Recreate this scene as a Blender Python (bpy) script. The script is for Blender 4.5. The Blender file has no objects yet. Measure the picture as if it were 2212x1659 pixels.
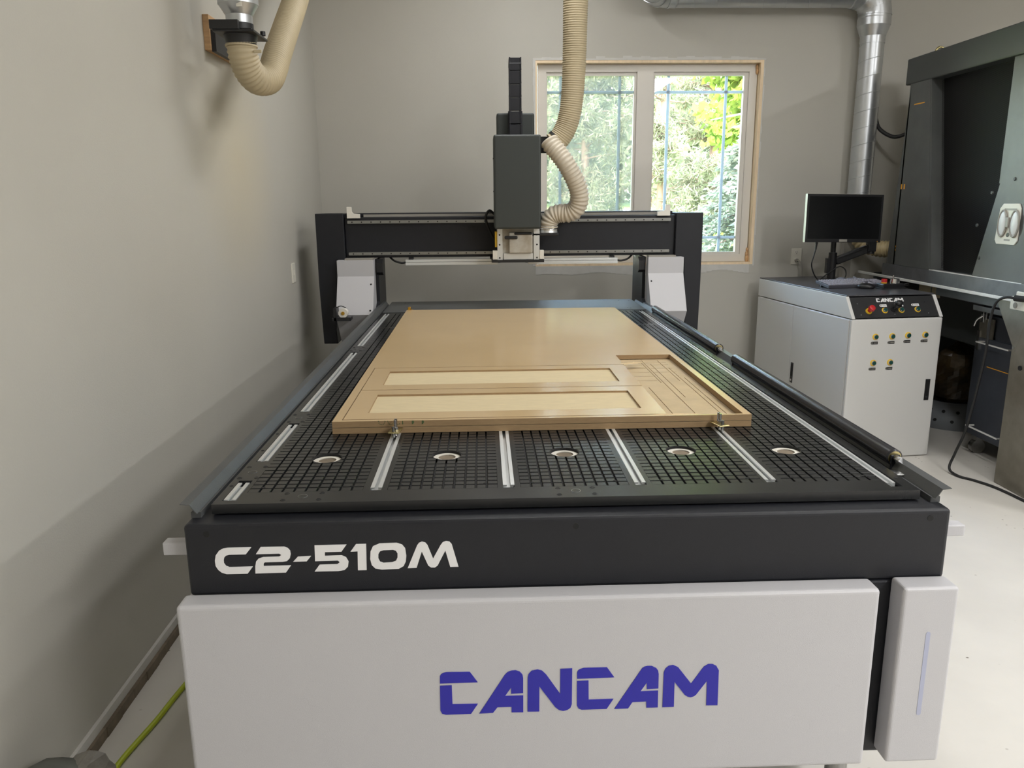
import bpy, bmesh, math, random
import numpy as np
from mathutils import Vector, Matrix, noise
random.seed(7); np.random.seed(7)
S = bpy.context.scene
COL = S.collection
PI = math.pi
ZT = 0.957            # top of the router bed above the floor (metres)

# ------------------------------------------------------------------ camera
CAM_F, YAW, PITCH, ROLL = 1711.3, 0.03487, 0.22631, -0.00803
cam = bpy.data.cameras.new('camera'); camo = bpy.data.objects.new('camera', cam); COL.objects.link(camo)
cam.sensor_fit = 'HORIZONTAL'; cam.sensor_width = 36.0; cam.lens = CAM_F / 2212 * 36.0
cam.clip_start = 0.05; cam.clip_end = 300
f0 = Vector((math.sin(YAW), math.cos(YAW), 0)); r0 = Vector((math.cos(YAW), -math.sin(YAW), 0)); u0 = Vector((0, 0, 1))
fw = f0 * math.cos(PITCH) - u0 * math.sin(PITCH); up = u0 * math.cos(PITCH) + f0 * math.sin(PITCH)
rt = r0 * math.cos(ROLL) + up * math.sin(ROLL); up = up * math.cos(ROLL) - r0 * math.sin(ROLL)
m = Matrix.Identity(4)
for i in range(3):
    m[i][0] = rt[i]; m[i][1] = up[i]; m[i][2] = -fw[i]
m[0][3], m[1][3], m[2][3] = -0.1934, -1.7088, 1.6196
camo.matrix_world = m
S.camera = camo

# ------------------------------------------------------------------ world, sun, lamps, exposure
S.view_settings.view_transform = 'Standard'
S.view_settings.look = 'None'
S.view_settings.gamma = 1.0
S.view_settings.use_curve_mapping = False
S.view_settings.exposure = 0.0
w = bpy.data.worlds.new('sky'); S.world = w; w.use_nodes = True
nt = w.node_tree; nt.nodes.clear()
sky = nt.nodes.new('ShaderNodeTexSky'); sky.sky_type = 'NISHITA'; sky.sun_disc = False
sky.sun_elevation = math.radians(40); sky.sun_rotation = math.radians(200); sky.air_density = 1.3; sky.dust_density = 2.0
bg = nt.nodes.new('ShaderNodeBackground'); bg.inputs[1].default_value = 12.0
out = nt.nodes.new('ShaderNodeOutputWorld')
hz = nt.nodes.new('ShaderNodeMixRGB'); hz.inputs[0].default_value = 0.55; hz.inputs[2].default_value = (0.30, 0.31, 0.33, 1)   # even summer haze over the whole sky
nt.links.new(sky.outputs[0], hz.inputs[1]); nt.links.new(hz.outputs[0], bg.inputs[0]); nt.links.new(bg.outputs[0], out.inputs[0])

def lamp_sun(direction, energy, color, angle):
    l = bpy.data.lights.new('sun', 'SUN'); l.energy = energy; l.color = color; l.angle = angle
    o = bpy.data.objects.new('sun', l); COL.objects.link(o)
    o.rotation_euler = Vector(direction).to_track_quat('-Z', 'Y').to_euler()
def lamp_area(name, loc, sx, sy, power, color, target=None):
    l = bpy.data.lights.new(name, 'AREA'); l.shape = 'RECTANGLE'; l.size = sx; l.size_y = sy
    l.energy = power; l.color = color
    o = bpy.data.objects.new(name, l); COL.objects.link(o); o.location = loc
    if target is not None:
        o.rotation_euler = (Vector(target) - Vector(loc)).to_track_quat('-Z', 'Y').to_euler()
lamp_sun((-0.25, 0.62, -0.95), 16.0, (1.0, 0.99, 0.97), 0.01)
WARM = (0.995, 0.995, 1.0); NEUT = (1.0, 1.0, 1.0)
# ceiling strip lamps of the workshop, running along the room behind and beside the camera, and one added fill
lamp_area('ceiling_lamp_row', (2.9, -3.8, 3.6), 0.35, 1.6, 160, WARM)
lamp_area('ceiling_lamp_far', (5.4, -1.6, 3.6), 0.35, 2.0, 180, WARM)
lamp_area('ceiling_lamp_near', (1.7, 0.9, 3.6), 0.30, 2.2, 40, NEUT)
lamp_area('ceiling_lamp_side', (2.6, -1.7, 3.6), 0.30, 2.2, 55, NEUT)
lamp_area('fill_lamp_back', (0.1, 2.9, 3.6), 0.30, 1.2, 29, WARM)  # added fill with no known fixture, brightens the far walls and boards

# ------------------------------------------------------------------ materials
def lin(c):
    return tuple(((v / 12.92) if v <= 0.04045 else ((v + 0.055) / 1.055) ** 2.4) for v in [x / 255 for x in c])
def mat(name, rgb, rough=0.5, metal=0.0, var=0.0, vscale=6.0, bump=0.0, bscale=300.0, spec=0.5, rgb2=None, detail=4.0, stretch=None, coat=0.0, rvar=0.0):
    mt = bpy.data.materials.new(name); mt.use_nodes = True
    n = mt.node_tree.nodes; L = mt.node_tree.links; b = n['Principled BSDF']
    c = (*lin(rgb), 1)
    b.inputs['Base Color'].default_value = c; b.inputs['Roughness'].default_value = rough; b.inputs['Metallic'].default_value = metal
    b.inputs['Specular IOR Level'].default_value = spec; b.inputs['Coat Weight'].default_value = coat
    tc = n.new('ShaderNodeTexCoord'); src = tc.outputs['Object']
    if stretch:
        mp = n.new('ShaderNodeMapping'); mp.inputs['Scale'].default_value = stretch
        L.new(src, mp.inputs[0]); src = mp.outputs[0]
    if var or rgb2 or rvar:
        nz = n.new('ShaderNodeTexNoise'); nz.inputs['Scale'].default_value = vscale; nz.inputs['Detail'].default_value = detail; nz.inputs['Roughness'].default_value = 0.6
        L.new(src, nz.inputs[0])
        if var or rgb2:
            cr = n.new('ShaderNodeValToRGB')
            a = tuple(x * (1 - var) for x in c[:3]) + (1,)
            e = (*lin(rgb2), 1) if rgb2 else tuple(min(1, x * (1 + var)) for x in c[:3]) + (1,)
            cr.color_ramp.elements[0].color = a; cr.color_ramp.elements[1].color = e
            cr.color_ramp.elements[0].position = 0.32; cr.color_ramp.elements[1].position = 0.68
            L.new(nz.outputs[0], cr.inputs[0]); L.new(cr.outputs[0], b.inputs['Base Color'])
        if rvar:
            mr = n.new('ShaderNodeMapRange'); mr.inputs[3].default_value = max(0.02, rough - rvar); mr.inputs[4].default_value = rough + rvar
            L.new(nz.outputs[0], mr.inputs[0]); L.new(mr.outputs[0], b.inputs['Roughness'])
    if bump:
        nb = n.new('ShaderNodeTexNoise'); nb.inputs['Scale'].default_value = bscale; nb.inputs['Detail'].default_value = 3
        L.new(src, nb.inputs[0])
        bp = n.new('ShaderNodeBump'); bp.inputs['Strength'].default_value = bump; bp.inputs['Distance'].default_value = 0.002
        L.new(nb.outputs[0], bp.inputs['Height']); L.new(bp.outputs[0], b.inputs['Normal'])
    return mt

M = {}
M['wall'] = mat('grey_wall_paint', (187, 184, 175), 0.55, var=0.02, vscale=1.5, bump=0.25, bscale=180)
M['floor'] = mat('painted_concrete', (212, 208, 201), 0.38, var=0.05, vscale=2.2, bump=0.05, bscale=120, rvar=0.1)
M['ceil'] = mat('ceiling_paint', (225, 222, 215), 0.8)
M['black'] = mat('black_powder_coat', (31, 32, 37), 0.42, spec=0.35, bump=0.25, bscale=700, var=0.06, vscale=20)
M['bed'] = mat('black_pvc_sheet', (32, 33, 34), 0.27, var=0.04, vscale=14, bump=0.05, bscale=400)
M['groove'] = mat('dark_groove', (20, 20, 21), 0.6)
M['white'] = mat('light_grey_powder_coat', (190, 189, 192), 0.42, bump=0.22, bscale=500)
M['cab'] = mat('cabinet_powder_coat', (208, 207, 204), 0.42, bump=0.2, bscale=500)
M['cabtop'] = mat('dark_grey_laminate', (74, 74, 78), 0.32, var=0.1, vscale=9)
M['console'] = mat('console_black', (38, 38, 39), 0.5, bump=0.1, bscale=500)
M['alu'] = mat('brushed_aluminium', (226, 228, 228), 0.36, metal=0.65, var=0.05, vscale=30, stretch=(60, 2, 10))
M['steel'] = mat('ground_steel', (160, 160, 158), 0.3, metal=1.0, var=0.06, vscale=30)
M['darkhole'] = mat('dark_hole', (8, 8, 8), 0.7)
M['duct'] = mat('galvanised_duct', (200, 203, 206), 0.33, metal=0.85, var=0.06, vscale=8, rvar=0.08)
M['flange'] = mat('grey_guard_sheet', (74, 76, 77), 0.4, bump=0.15, bscale=300, var=0.08, vscale=10)
M['mdf'] = mat('mdf_face', (198, 171, 129), 0.20, var=0.03, vscale=3, bump=0.015, bscale=500, spec=0.6)
M['mdfedge'] = mat('mdf_routed_face', (206, 189, 152), 0.7, var=0.07, vscale=18, stretch=(1, 8, 1))
M['mdfraw'] = mat('mdf_raw_edge', (152, 126, 92), 0.8, var=0.08, vscale=40, stretch=(1, 1, 6))
M['spoil'] = mat('mdf_spoilboard', (186, 165, 130), 0.6, var=0.08, vscale=14)
M['brass'] = mat('brass', (214, 170, 70), 0.25, metal=1.0)
M['zinc'] = mat('yellow_zinc', (190, 178, 130), 0.3, metal=1.0)
M['port'] = mat('white_plastic', (226, 222, 212), 0.4)
M['rubber'] = mat('black_rubber', (26, 26, 27), 0.6)
M['roller'] = mat('roller_rubber', (40, 40, 44), 0.26, var=0.05, vscale=20)
M['hose'] = mat('dusty_grey_hose', (186, 172, 142), 0.6, var=0.06, vscale=7)
M['hosew'] = mat('pale_ribbed_hose', (206, 196, 178), 0.45, var=0.04, vscale=10)
M['wood'] = mat('pine_wood', (196, 158, 116), 0.65, var=0.14, vscale=9, stretch=(1, 1, 8))
M['woodp'] = mat('pale_pine_lining', (238, 214, 180), 0.6, var=0.12, vscale=8, stretch=(3, 3, 0.6))
M['vinyl'] = mat('vinyl_window', (220, 215, 206), 0.35)
M['grille'] = mat('white_grille', (246, 248, 252), 0.4)
M['plaster'] = mat('plaster_patch', (205, 203, 198), 0.8, var=0.05, vscale=12)
M['blue'] = mat('blue_vinyl_letter', (36, 32, 160), 0.4)
M['letter'] = mat('white_vinyl_letter', (232, 231, 231), 0.5)
M['red'] = mat('red_plastic', (190, 40, 44), 0.35)
M['yellow'] = mat('yellow_ring', (232, 190, 50), 0.35)
M['green'] = mat('green_button', (24, 70, 64), 0.25)
M['chrome'] = mat('chrome', (220, 220, 220), 0.12, metal=1.0)
M['screen'] = mat('dark_screen', (14, 15, 16), 0.25)
M['blackp'] = mat('black_plastic', (28, 28, 30), 0.4)
M['keyb'] = mat('grey_keyboard', (72, 72, 80), 0.45)
M['keyglare'] = mat('glare_toned_keycap', (168, 167, 178), 0.5)  # pale colour carries the glare on the key tops
M['clearbag'] = mat('clear_plastic_bag', (128, 132, 146), 0.2, spec=0.8, var=0.15, vscale=20)
M['machine'] = mat('dark_grey_machine_paint', (82, 84, 83), 0.45, var=0.12, vscale=5, bump=0.1, bscale=300)
M['machinetop'] = mat('charcoal_machine_paint', (62, 65, 64), 0.5, bump=0.15, bscale=300)
M['apron'] = mat('worn_steel_apron', (98, 99, 102), 0.4, var=0.22, vscale=7, metal=0.3)
M['galv'] = mat('worn_sheet_steel', (120, 114, 100), 0.42, var=0.2, vscale=3.5, metal=0.6, rgb2=(140, 136, 126))
M['bin'] = mat('dark_bin_paint', (66, 70, 78), 0.4, var=0.14, vscale=6)
M['trim'] = mat('white_edge_strip', (226, 226, 224), 0.4)
M['bag'] = mat('dark_refuse_bag', (40, 36, 30), 0.3, rgb2=(96, 78, 50), vscale=7)
M['bagg'] = mat('grey_refuse_bag', (76, 75, 74), 0.35, var=0.25, vscale=9)
M['cone'] = mat('grey_cone_paint', (126, 130, 134), 0.5, var=0.05)
M['airhose'] = mat('lime_air_hose', (176, 190, 40), 0.45)
M['wrap'] = mat('grey_plastic_wrap', (120, 116, 108), 0.25, var=0.3, vscale=14)
M['conc'] = mat('raw_concrete_edge', (120, 108, 92), 0.9, var=0.25, vscale=16)
M['ivory'] = mat('ivory_plate', (222, 218, 206), 0.4)
M['tan'] = mat('tan_flex_duct', (188, 170, 130), 0.4, var=0.1)
M['label'] = mat('orange_mark', (226, 160, 50), 0.5)
M['slotblue'] = mat('slot_blue_grey', (170, 174, 196), 0.5)
M['greyp2'] = mat('dark_grey_wrap', (92, 94, 88), 0.5, var=0.15, vscale=9)
M['ink'] = mat('green_stamp_ink', (74, 92, 56), 0.8)
M['carriage'] = mat('stained_carriage_plate', (186, 176, 158), 0.35, metal=0.25, var=0.18, vscale=9, rgb2=(205, 204, 198))
M['cover'] = mat('grey_green_cover_paint', (50, 55, 53), 0.45, bump=0.25, bscale=700)
M['dust'] = mat('sawdust', (206, 182, 142), 0.9, var=0.1, vscale=60)
M['meshwire'] = mat('mesh_wire', (24, 24, 24), 0.85, spec=0.2)
M['greyp'] = mat('grey_plastic_part', (150, 146, 138), 0.4)

def mat_floor():
    mt = M['floor']; n = mt.node_tree.nodes; L = mt.node_tree.links; b = n['Principled BSDF']
    tc = n.new('ShaderNodeTexCoord'); v = n.new('ShaderNodeTexVoronoi'); v.inputs['Scale'].default_value = 16; v.inputs['Randomness'].default_value = 1
    mp = n.new('ShaderNodeMapping'); mp.inputs['Scale'].default_value = (1, 1.3, 1); L.new(tc.outputs['Object'], mp.inputs[0]); L.new(mp.outputs[0], v.inputs[0])
    nz = n.new('ShaderNodeTexNoise'); nz.inputs['Scale'].default_value = 3.1; L.new(tc.outputs['Object'], nz.inputs[0])
    r1 = n.new('ShaderNodeMapRange'); r1.inputs[1].default_value = 0.05; r1.inputs[2].default_value = 0.11; r1.inputs[3].default_value = 1; r1.inputs[4].default_value = 0
    L.new(v.outputs['Distance'], r1.inputs[0])
    r2 = n.new('ShaderNodeMapRange'); r2.inputs[1].default_value = 0.5; r2.inputs[2].default_value = 0.6; L.new(nz.outputs[0], r2.inputs[0])
    mu = n.new('ShaderNodeMath'); mu.operation = 'MULTIPLY'; L.new(r1.outputs[0], mu.inputs[0]); L.new(r2.outputs[0], mu.inputs[1])
    prev = b.inputs['Base Color'].links[0].from_socket
    mx = n.new('ShaderNodeMixRGB'); mx.inputs[2].default_value = (*lin((96, 86, 70)), 1)
    L.new(mu.outputs[0], mx.inputs[0]); L.new(prev, mx.inputs[1]); L.new(mx.outputs[0], b.inputs['Base Color'])
mat_floor()

def mat_wall_dust():
    # a sawdust film on the left wall under the dust gate
    mt = M['wall'].copy(); mt.name = 'grey_wall_paint_dusty'; n = mt.node_tree.nodes; L = mt.node_tree.links; b = n['Principled BSDF']
    g = n.new('ShaderNodeNewGeometry'); mp = n.new('ShaderNodeMapping'); mp.vector_type = 'POINT'
    mp.inputs['Location'].default_value = (1.41 * 1.0, -2.45 * 1.4, -1.85 * 1.5); mp.inputs['Scale'].default_value = (1, 1.4, 1.5)
    L.new(g.outputs['Position'], mp.inputs[0])
    gr = n.new('ShaderNodeTexGradient'); gr.gradient_type = 'SPHERICAL'; L.new(mp.outputs[0], gr.inputs[0])
    prev = b.inputs['Base Color'].links[0].from_socket
    mx = n.new('ShaderNodeMixRGB'); mx.inputs[2].default_value = (*lin((206, 190, 146)), 1)
    sc = n.new('ShaderNodeMath'); sc.operation = 'MULTIPLY'; sc.inputs[1].default_value = 0.38
    L.new(gr.outputs[0], sc.inputs[0]); L.new(sc.outputs[0], mx.inputs[0]); L.new(prev, mx.inputs[1]); L.new(mx.outputs[0], b.inputs['Base Color'])
    M['walldust'] = mt
mat_wall_dust()

def mat_glass():
    mt = bpy.data.materials.new('window_glass'); mt.use_nodes = True; n = mt.node_tree.nodes; L = mt.node_tree.links; n.clear()
    t = n.new('ShaderNodeBsdfTransparent'); t.inputs[0].default_value = (0.96, 0.98, 0.97, 1)
    g = n.new('ShaderNodeBsdfGlossy'); g.inputs[1].default_value = 0.02
    fr = n.new('ShaderNodeFresnel'); fr.inputs[0].default_value = 1.45
    mx = n.new('ShaderNodeMixShader'); o = n.new('ShaderNodeOutputMaterial')
    L.new(fr.outputs[0], mx.inputs[0]); L.new(t.outputs[0], mx.inputs[1]); L.new(g.outputs[0], mx.inputs[2]); L.new(mx.outputs[0], o.inputs[0])
    M['glass'] = mt
    mt = bpy.data.materials.new('insect_screen'); mt.use_nodes = True; n = mt.node_tree.nodes; L = mt.node_tree.links; n.clear()
    t = n.new('ShaderNodeBsdfTransparent'); d = n.new('ShaderNodeBsdfDiffuse'); d.inputs[0].default_value = (0.30, 0.30, 0.29, 1)
    tr = n.new('ShaderNodeBsdfTranslucent'); tr.inputs[0].default_value = (0.33, 0.325, 0.30, 1)
    m1 = n.new('ShaderNodeMixShader'); m1.inputs[0].default_value = 0.6; L.new(d.outputs[0], m1.inputs[1]); L.new(tr.outputs[0], m1.inputs[2])
    m2 = n.new('ShaderNodeMixShader'); m2.inputs[0].default_value = 0.40; L.new(t.outputs[0], m2.inputs[1]); L.new(m1.outputs[0], m2.inputs[2])
    o = n.new('ShaderNodeOutputMaterial'); L.new(m2.outputs[0], o.inputs[0]); M['screenmesh'] = mt
mat_glass()

def leafmat(name, rgb, rgb2, scale=0.7, tr=0.4):
    mt = bpy.data.materials.new(name); mt.use_nodes = True; n = mt.node_tree.nodes; L = mt.node_tree.links; n.clear()
    g = n.new('ShaderNodeNewGeometry'); nz = n.new('ShaderNodeTexNoise'); nz.inputs['Scale'].default_value = scale * 4; nz.inputs['Detail'].default_value = 5
    L.new(g.outputs['Position'], nz.inputs[0]); cr = n.new('ShaderNodeValToRGB')
    cr.color_ramp.elements[0].color = (*lin(rgb), 1); cr.color_ramp.elements[1].color = (*lin(rgb2), 1)
    cr.color_ramp.elements[0].position = 0.35; cr.color_ramp.elements[1].position = 0.65; L.new(nz.outputs[0], cr.inputs[0])
    d = n.new('ShaderNodeBsdfDiffuse'); t = n.new('ShaderNodeBsdfTranslucent'); mx = n.new('ShaderNodeMixShader'); mx.inputs[0].default_value = tr
    L.new(cr.outputs[0], d.inputs[0]); L.new(cr.outputs[0], t.inputs[0]); L.new(d.outputs[0], mx.inputs[1]); L.new(t.outputs[0], mx.inputs[2])
    o = n.new('ShaderNodeOutputMaterial'); L.new(mx.outputs[0], o.inputs[0]); M[name] = mt
leafmat('maple_leaf', (102, 130, 62), (140, 149, 68), 1.2, 0.5)
leafmat('spruce_needle', (116, 127, 108), (145, 150, 136), 2.0, 0.35)
leafmat('pine_needle', (116, 122, 95), (141, 141, 121), 1.6, 0.4)
leafmat('far_leaf', (102, 114, 82), (136, 140, 115), 0.5, 0.4)
leafmat('grille_plastic', (196, 200, 208), (202, 206, 212), 1, 0.4)
leafmat('grass_blade', (102, 122, 47), (139, 146, 74), 0.8, 0.3)
M['bark'] = mat('pine_bark', (128, 106, 96), 0.9, var=0.3, vscale=12, stretch=(1, 1, 0.3))
M['twig'] = mat('grey_twig', (176, 160, 140), 0.9, var=0.2)
M['lawn'] = mat('lawn_green', (110, 134, 60), 0.9, var=0.15, vscale=3)
M['gravel'] = mat('pale_gravel', (176, 174, 170), 0.9, var=0.05, vscale=30)

# ------------------------------------------------------------------ mesh builder
class MB:
    def __init__(s): s.v = []; s.f = []; s.mi = []; s.sm = []
    def add(s, verts, faces, mi=0, smooth=False):
        o = len(s.v); s.v.extend([tuple(v) for v in verts])
        for f in faces: s.f.append([i + o for i in f]); s.mi.append(mi); s.sm.append(smooth)
        return s
    def box(s, x0, x1, y0, y1, z0, z1, mi=0, T=None):
        x0, x1 = min(x0, x1), max(x0, x1); y0, y1 = min(y0, y1), max(y0, y1); z0, z1 = min(z0, z1), max(z0, z1)
        v = [Vector((x, y, z)) for z in (z0, z1) for y in (y0, y1) for x in (x0, x1)]
        if T is not None: v = [T @ p for p in v]
        return s.add(v, [(0, 2, 3, 1), (4, 5, 7, 6), (0, 1, 5, 4), (1, 3, 7, 5), (3, 2, 6, 7), (2, 0, 4, 6)], mi)
    def prism(s, poly, axis, d0, d1, mi=0, T=None):
        # poly in the two remaining axes (ascending order), extruded along axis from d0 to d1
        def P(a, b, d):
            p = [0, 0, 0]; rest = [i for i in range(3) if i != axis]
            p[rest[0]] = a; p[rest[1]] = b; p[axis] = d; return Vector(p)
        n = len(poly); v = [P(a, b, d0) for a, b in poly] + [P(a, b, d1) for a, b in poly]
        if T is not None: v = [T @ p for p in v]
        fs = [tuple(range(n))[::-1], tuple(range(n, 2 * n))] + [(i, (i + 1) % n, n + (i + 1) % n, n + i) for i in range(n)]
        return s.add(v, fs, mi)
    def cyl(s, p0, p1, r0, r1=None, n=20, mi=0, caps=True, smooth=True):
        r1 = r0 if r1 is None else r1
        p0, p1 = Vector(p0), Vector(p1); d = (p1 - p0).normalized()
        a = d.orthogonal().normalized(); b = d.cross(a)
        ring = lambda p, r: [p + (a * math.cos(2 * PI * i / n) + b * math.sin(2 * PI * i / n)) * r for i in range(n)]
        v = ring(p0, r0) + ring(p1, r1)
        s.add(v, [(i, (i + 1) % n, n + (i + 1) % n, n + i) for i in range(n)], mi, smooth)
        if caps:
            s.add(v[:n], [tuple(range(n))[::-1]], mi); s.add(v[n:], [tuple(range(n))], mi)
        return s
    def ring(s, c, d, r0, r1, h, n=24, mi=0):
        c, d = Vector(c), Vector(d).normalized(); a = d.orthogonal().normalized(); b = d.cross(a); v = []
        for k, (r, z) in enumerate(((r0, 0), (r1, 0), (r1, h), (r0, h))):
            v += [c + d * z + (a * math.cos(2 * PI * i / n) + b * math.sin(2 * PI * i / n)) * r for i in range(n)]
        fs = []
        for k in range(4):
            k2 = (k + 1) % 4
            fs += [(k * n + i, k * n + (i + 1) % n, k2 * n + (i + 1) % n, k2 * n + i) for i in range(n)]
        return s.add(v, fs, mi)
    def sphere(s, c, r, nu=14, nv=8, mi=0, sc=(1, 1, 1)):
        c = Vector(c); v = []; fs = []
        for j in range(nv + 1):
            t = PI * j / nv
            for i in range(nu):
                p = 2 * PI * i / nu; v.append(c + Vector((math.sin(t) * math.cos(p) * sc[0], math.sin(t) * math.sin(p) * sc[1], math.cos(t) * sc[2])) * r)
        for j in range(nv):
            for i in range(nu): fs.append((j * nu + i, (j + 1) * nu + i, (j + 1) * nu + (i + 1) % nu, j * nu + (i + 1) % nu))
        return s.add(v, fs, mi, True)
    def tube(s, pts, r, n=10, mi=0, smooth=True, caps=True):
        # r: number or list of radii
        pts = [Vector(p) for p in pts]; N = len(pts); rr = r if hasattr(r, '__len__') else [r] * N
        t0 = (pts[1] - pts[0]).normalized(); a = t0.orthogonal().normalized(); v = []
        for k in range(N):
            t = (pts[min(k + 1, N - 1)] - pts[max(k - 1, 0)]).normalized()
            a = (a - t * a.dot(t)).normalized(); b = t.cross(a)
            v += [pts[k] + (a * math.cos(2 * PI * i / n) + b * math.sin(2 * PI * i / n)) * rr[k] for i in range(n)]
        fs = [(k * n + i, k * n + (i + 1) % n, (k + 1) * n + (i + 1) % n, (k + 1) * n + i) for k in range(N - 1) for i in range(n)]
        if caps: fs += [tuple(range(n))[::-1], tuple(range((N - 1) * n, N * n))]
        return s.add(v, fs, mi, smooth)
    def stepped(s, xs, ys, zf, zb, mi=0, mif=None):
        # plate whose top height per cell is zf(xc, yc) (None = hole); vertical walls close every step
        nx, ny = len(xs) - 1, len(ys) - 1
        Z = [[zf((xs[i] + xs[i + 1]) / 2, (ys[j] + ys[j + 1]) / 2) for j in range(ny)] for i in range(nx)]
        g = lambda i, j: (Z[i][j] if 0 <= i < nx and 0 <= j < ny else None)
        for i in range(nx):
            for j in range(ny):
                z = Z[i][j]
                if z is None: continue
                x0, x1, y0, y1 = xs[i], xs[i + 1], ys[j], ys[j + 1]
                k = mif((x0 + x1) / 2, (y0 + y1) / 2) if mif else mi
                s.add([(x0, y0, z), (x1, y0, z), (x1, y1, z), (x0, y1, z)], [(0, 1, 2, 3)], k)
                for (di, dj, a, b) in ((-1, 0, (x0, y1), (x0, y0)), (1, 0, (x1, y0), (x1, y1)), (0, -1, (x0, y0), (x1, y0)), (0, 1, (x1, y1), (x0, y1))):
                    q = g(i + di, j + dj); q = zb if q is None else q
                    if q < z - 1e-9:
                        s.add([(a[0], a[1], q), (b[0], b[1], q), (b[0], b[1], z), (a[0], a[1], z)], [(0, 1, 2, 3)], mi if mif is None else mif.edge)
        return s
    def xform(s, T, start=0):
        s.v[start:] = [tuple(T @ Vector(p)) for p in s.v[start:]]; return s
    def build(s, name, mats, parent=None, bevel=0.0, seg=2, kind=None, base=True):
        me = bpy.data.meshes.new(name)
        vs = s.v; loc = Vector((0, 0, 0))
        if parent is None and base:
            a = np.array(vs); loc = Vector(((a[:, 0].min() + a[:, 0].max()) / 2, (a[:, 1].min() + a[:, 1].max()) / 2, a[:, 2].min()))
            vs = [(p[0] - loc[0], p[1] - loc[1], p[2] - loc[2]) for p in vs]
        me.from_pydata(vs, [], s.f)
        for mm in (mats if isinstance(mats, (list, tuple)) else [mats]): me.materials.append(M[mm] if isinstance(mm, str) else mm)
        me.polygons.foreach_set('material_index', s.mi); me.polygons.foreach_set('use_smooth', s.sm); me.update()
        o = bpy.data.objects.new(name, me); COL.objects.link(o); o.location = loc
        if parent is not None: attach(o, parent)
        else: BASE[o.name] = Matrix.Translation(loc)
        if bevel:
            b = o.modifiers.new('bevel', 'BEVEL'); b.width = bevel; b.segments = seg; b.limit_method = 'ANGLE'; b.angle_limit = math.radians(40)
        if kind: o['kind'] = kind
        return o

BASE = {}
def attach(o, parent):
    # geometry is written in room coordinates: undo the parent's own placement
    o.parent = parent
    b = BASE.get(parent.name)
    if b is not None: o.matrix_parent_inverse = b.inverted()
    BASE[o.name] = None
def tag(o, label, cat, group=None, kind=None):
    o['label'] = label; o['category'] = cat
    if group: o['group'] = group
    if kind: o['kind'] = kind
    return o
def thing(name, label, cat, loc=(0, 0, 0), group=None):
    o = bpy.data.objects.new(name, None); COL.objects.link(o); o.location = loc; o.empty_display_size = 0.05
    BASE[o.name] = Matrix.Translation(Vector(loc))
    return tag(o, label, cat, group)
def struct(o, label=None):
    o['kind'] = 'structure'
    if label: o['label'] = label
    return o
def spline(pts, per=12):
    P = [Vector(p) for p in pts]; P = [P[0] * 2 - P[1]] + P + [P[-1] * 2 - P[-2]]; out = []
    for k in range(1, len(P) - 2):
        a, b, c, d = P[k - 1:k + 3]
        for i in range(per):
            t = i / per
            out.append(0.5 * ((2 * b) + (c - a) * t + (2 * a - 5 * b + 4 * c - d) * t * t + (3 * b - a - 3 * c + d) * t ** 3))
    out.append(P[-2]); return out
def resample(path, step):
    L = [0]
    for a, b in zip(path, path[1:]): L.append(L[-1] + (b - a).length)
    n = max(2, int(L[-1] / step)); res = []; k = 0
    for i in range(n + 1):
        d = L[-1] * i / n
        while k < len(L) - 2 and L[k + 1] < d: k += 1
        t = (d - L[k]) / max(1e-9, L[k + 1] - L[k]); res.append(path[k].lerp(path[k + 1], t))
    return res, L[-1]
def corrugated(mb, pts, r, pitch, depth, n=24, mi=0, r_end=None):
    path, L = resample(spline(pts), pitch / 4)
    rr = []
    for i in range(len(path)):
        b = r if r_end is None else r + (r_end - r) * i / (len(path) - 1)
        rr.append(b - depth * (0.5 + 0.5 * math.cos(2 * PI * i / 4)))
    return mb.tube(path, rr, n, mi)
def lettering(name, polys, material, parent, place, depth=0.0008):
    # polys: list of 2-D loops (inner loops make holes); place(x, y) -> 4x4 matrix for the plane
    cu = bpy.data.curves.new(name, 'CURVE'); cu.dimensions = '2D'; cu.fill_mode = 'BOTH'; cu.extrude = depth
    for p in polys:
        sp = cu.splines.new('POLY'); sp.points.add(len(p) - 1); sp.use_cyclic_u = True
        for q, (x, y) in zip(sp.points, p): q.co = (x, y, 0, 1)
    tmp = bpy.data.objects.new('tmp', cu); COL.objects.link(tmp)
    me = bpy.data.meshes.new_from_object(tmp.evaluated_get(bpy.context.evaluated_depsgraph_get()))
    bpy.data.objects.remove(tmp); bpy.data.curves.remove(cu)
    me.transform(place); me.name = name; me.materials.clear(); me.materials.append(M[material])
    o = bpy.data.objects.new(name, me); COL.objects.link(o); attach(o, parent); return o
def frame(o, ex, ey):
    # matrix with local x->ex, y->ey, z->ex x ey at o
    ex, ey = Vector(ex).normalized(), Vector(ey).normalized(); ez = ex.cross(ey); m = Matrix.Identity(4)
    for i in range(3): m[i][0] = ex[i]; m[i][1] = ey[i]; m[i][2] = ez[i]; m[i][3] = o[i]
    return m

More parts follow.
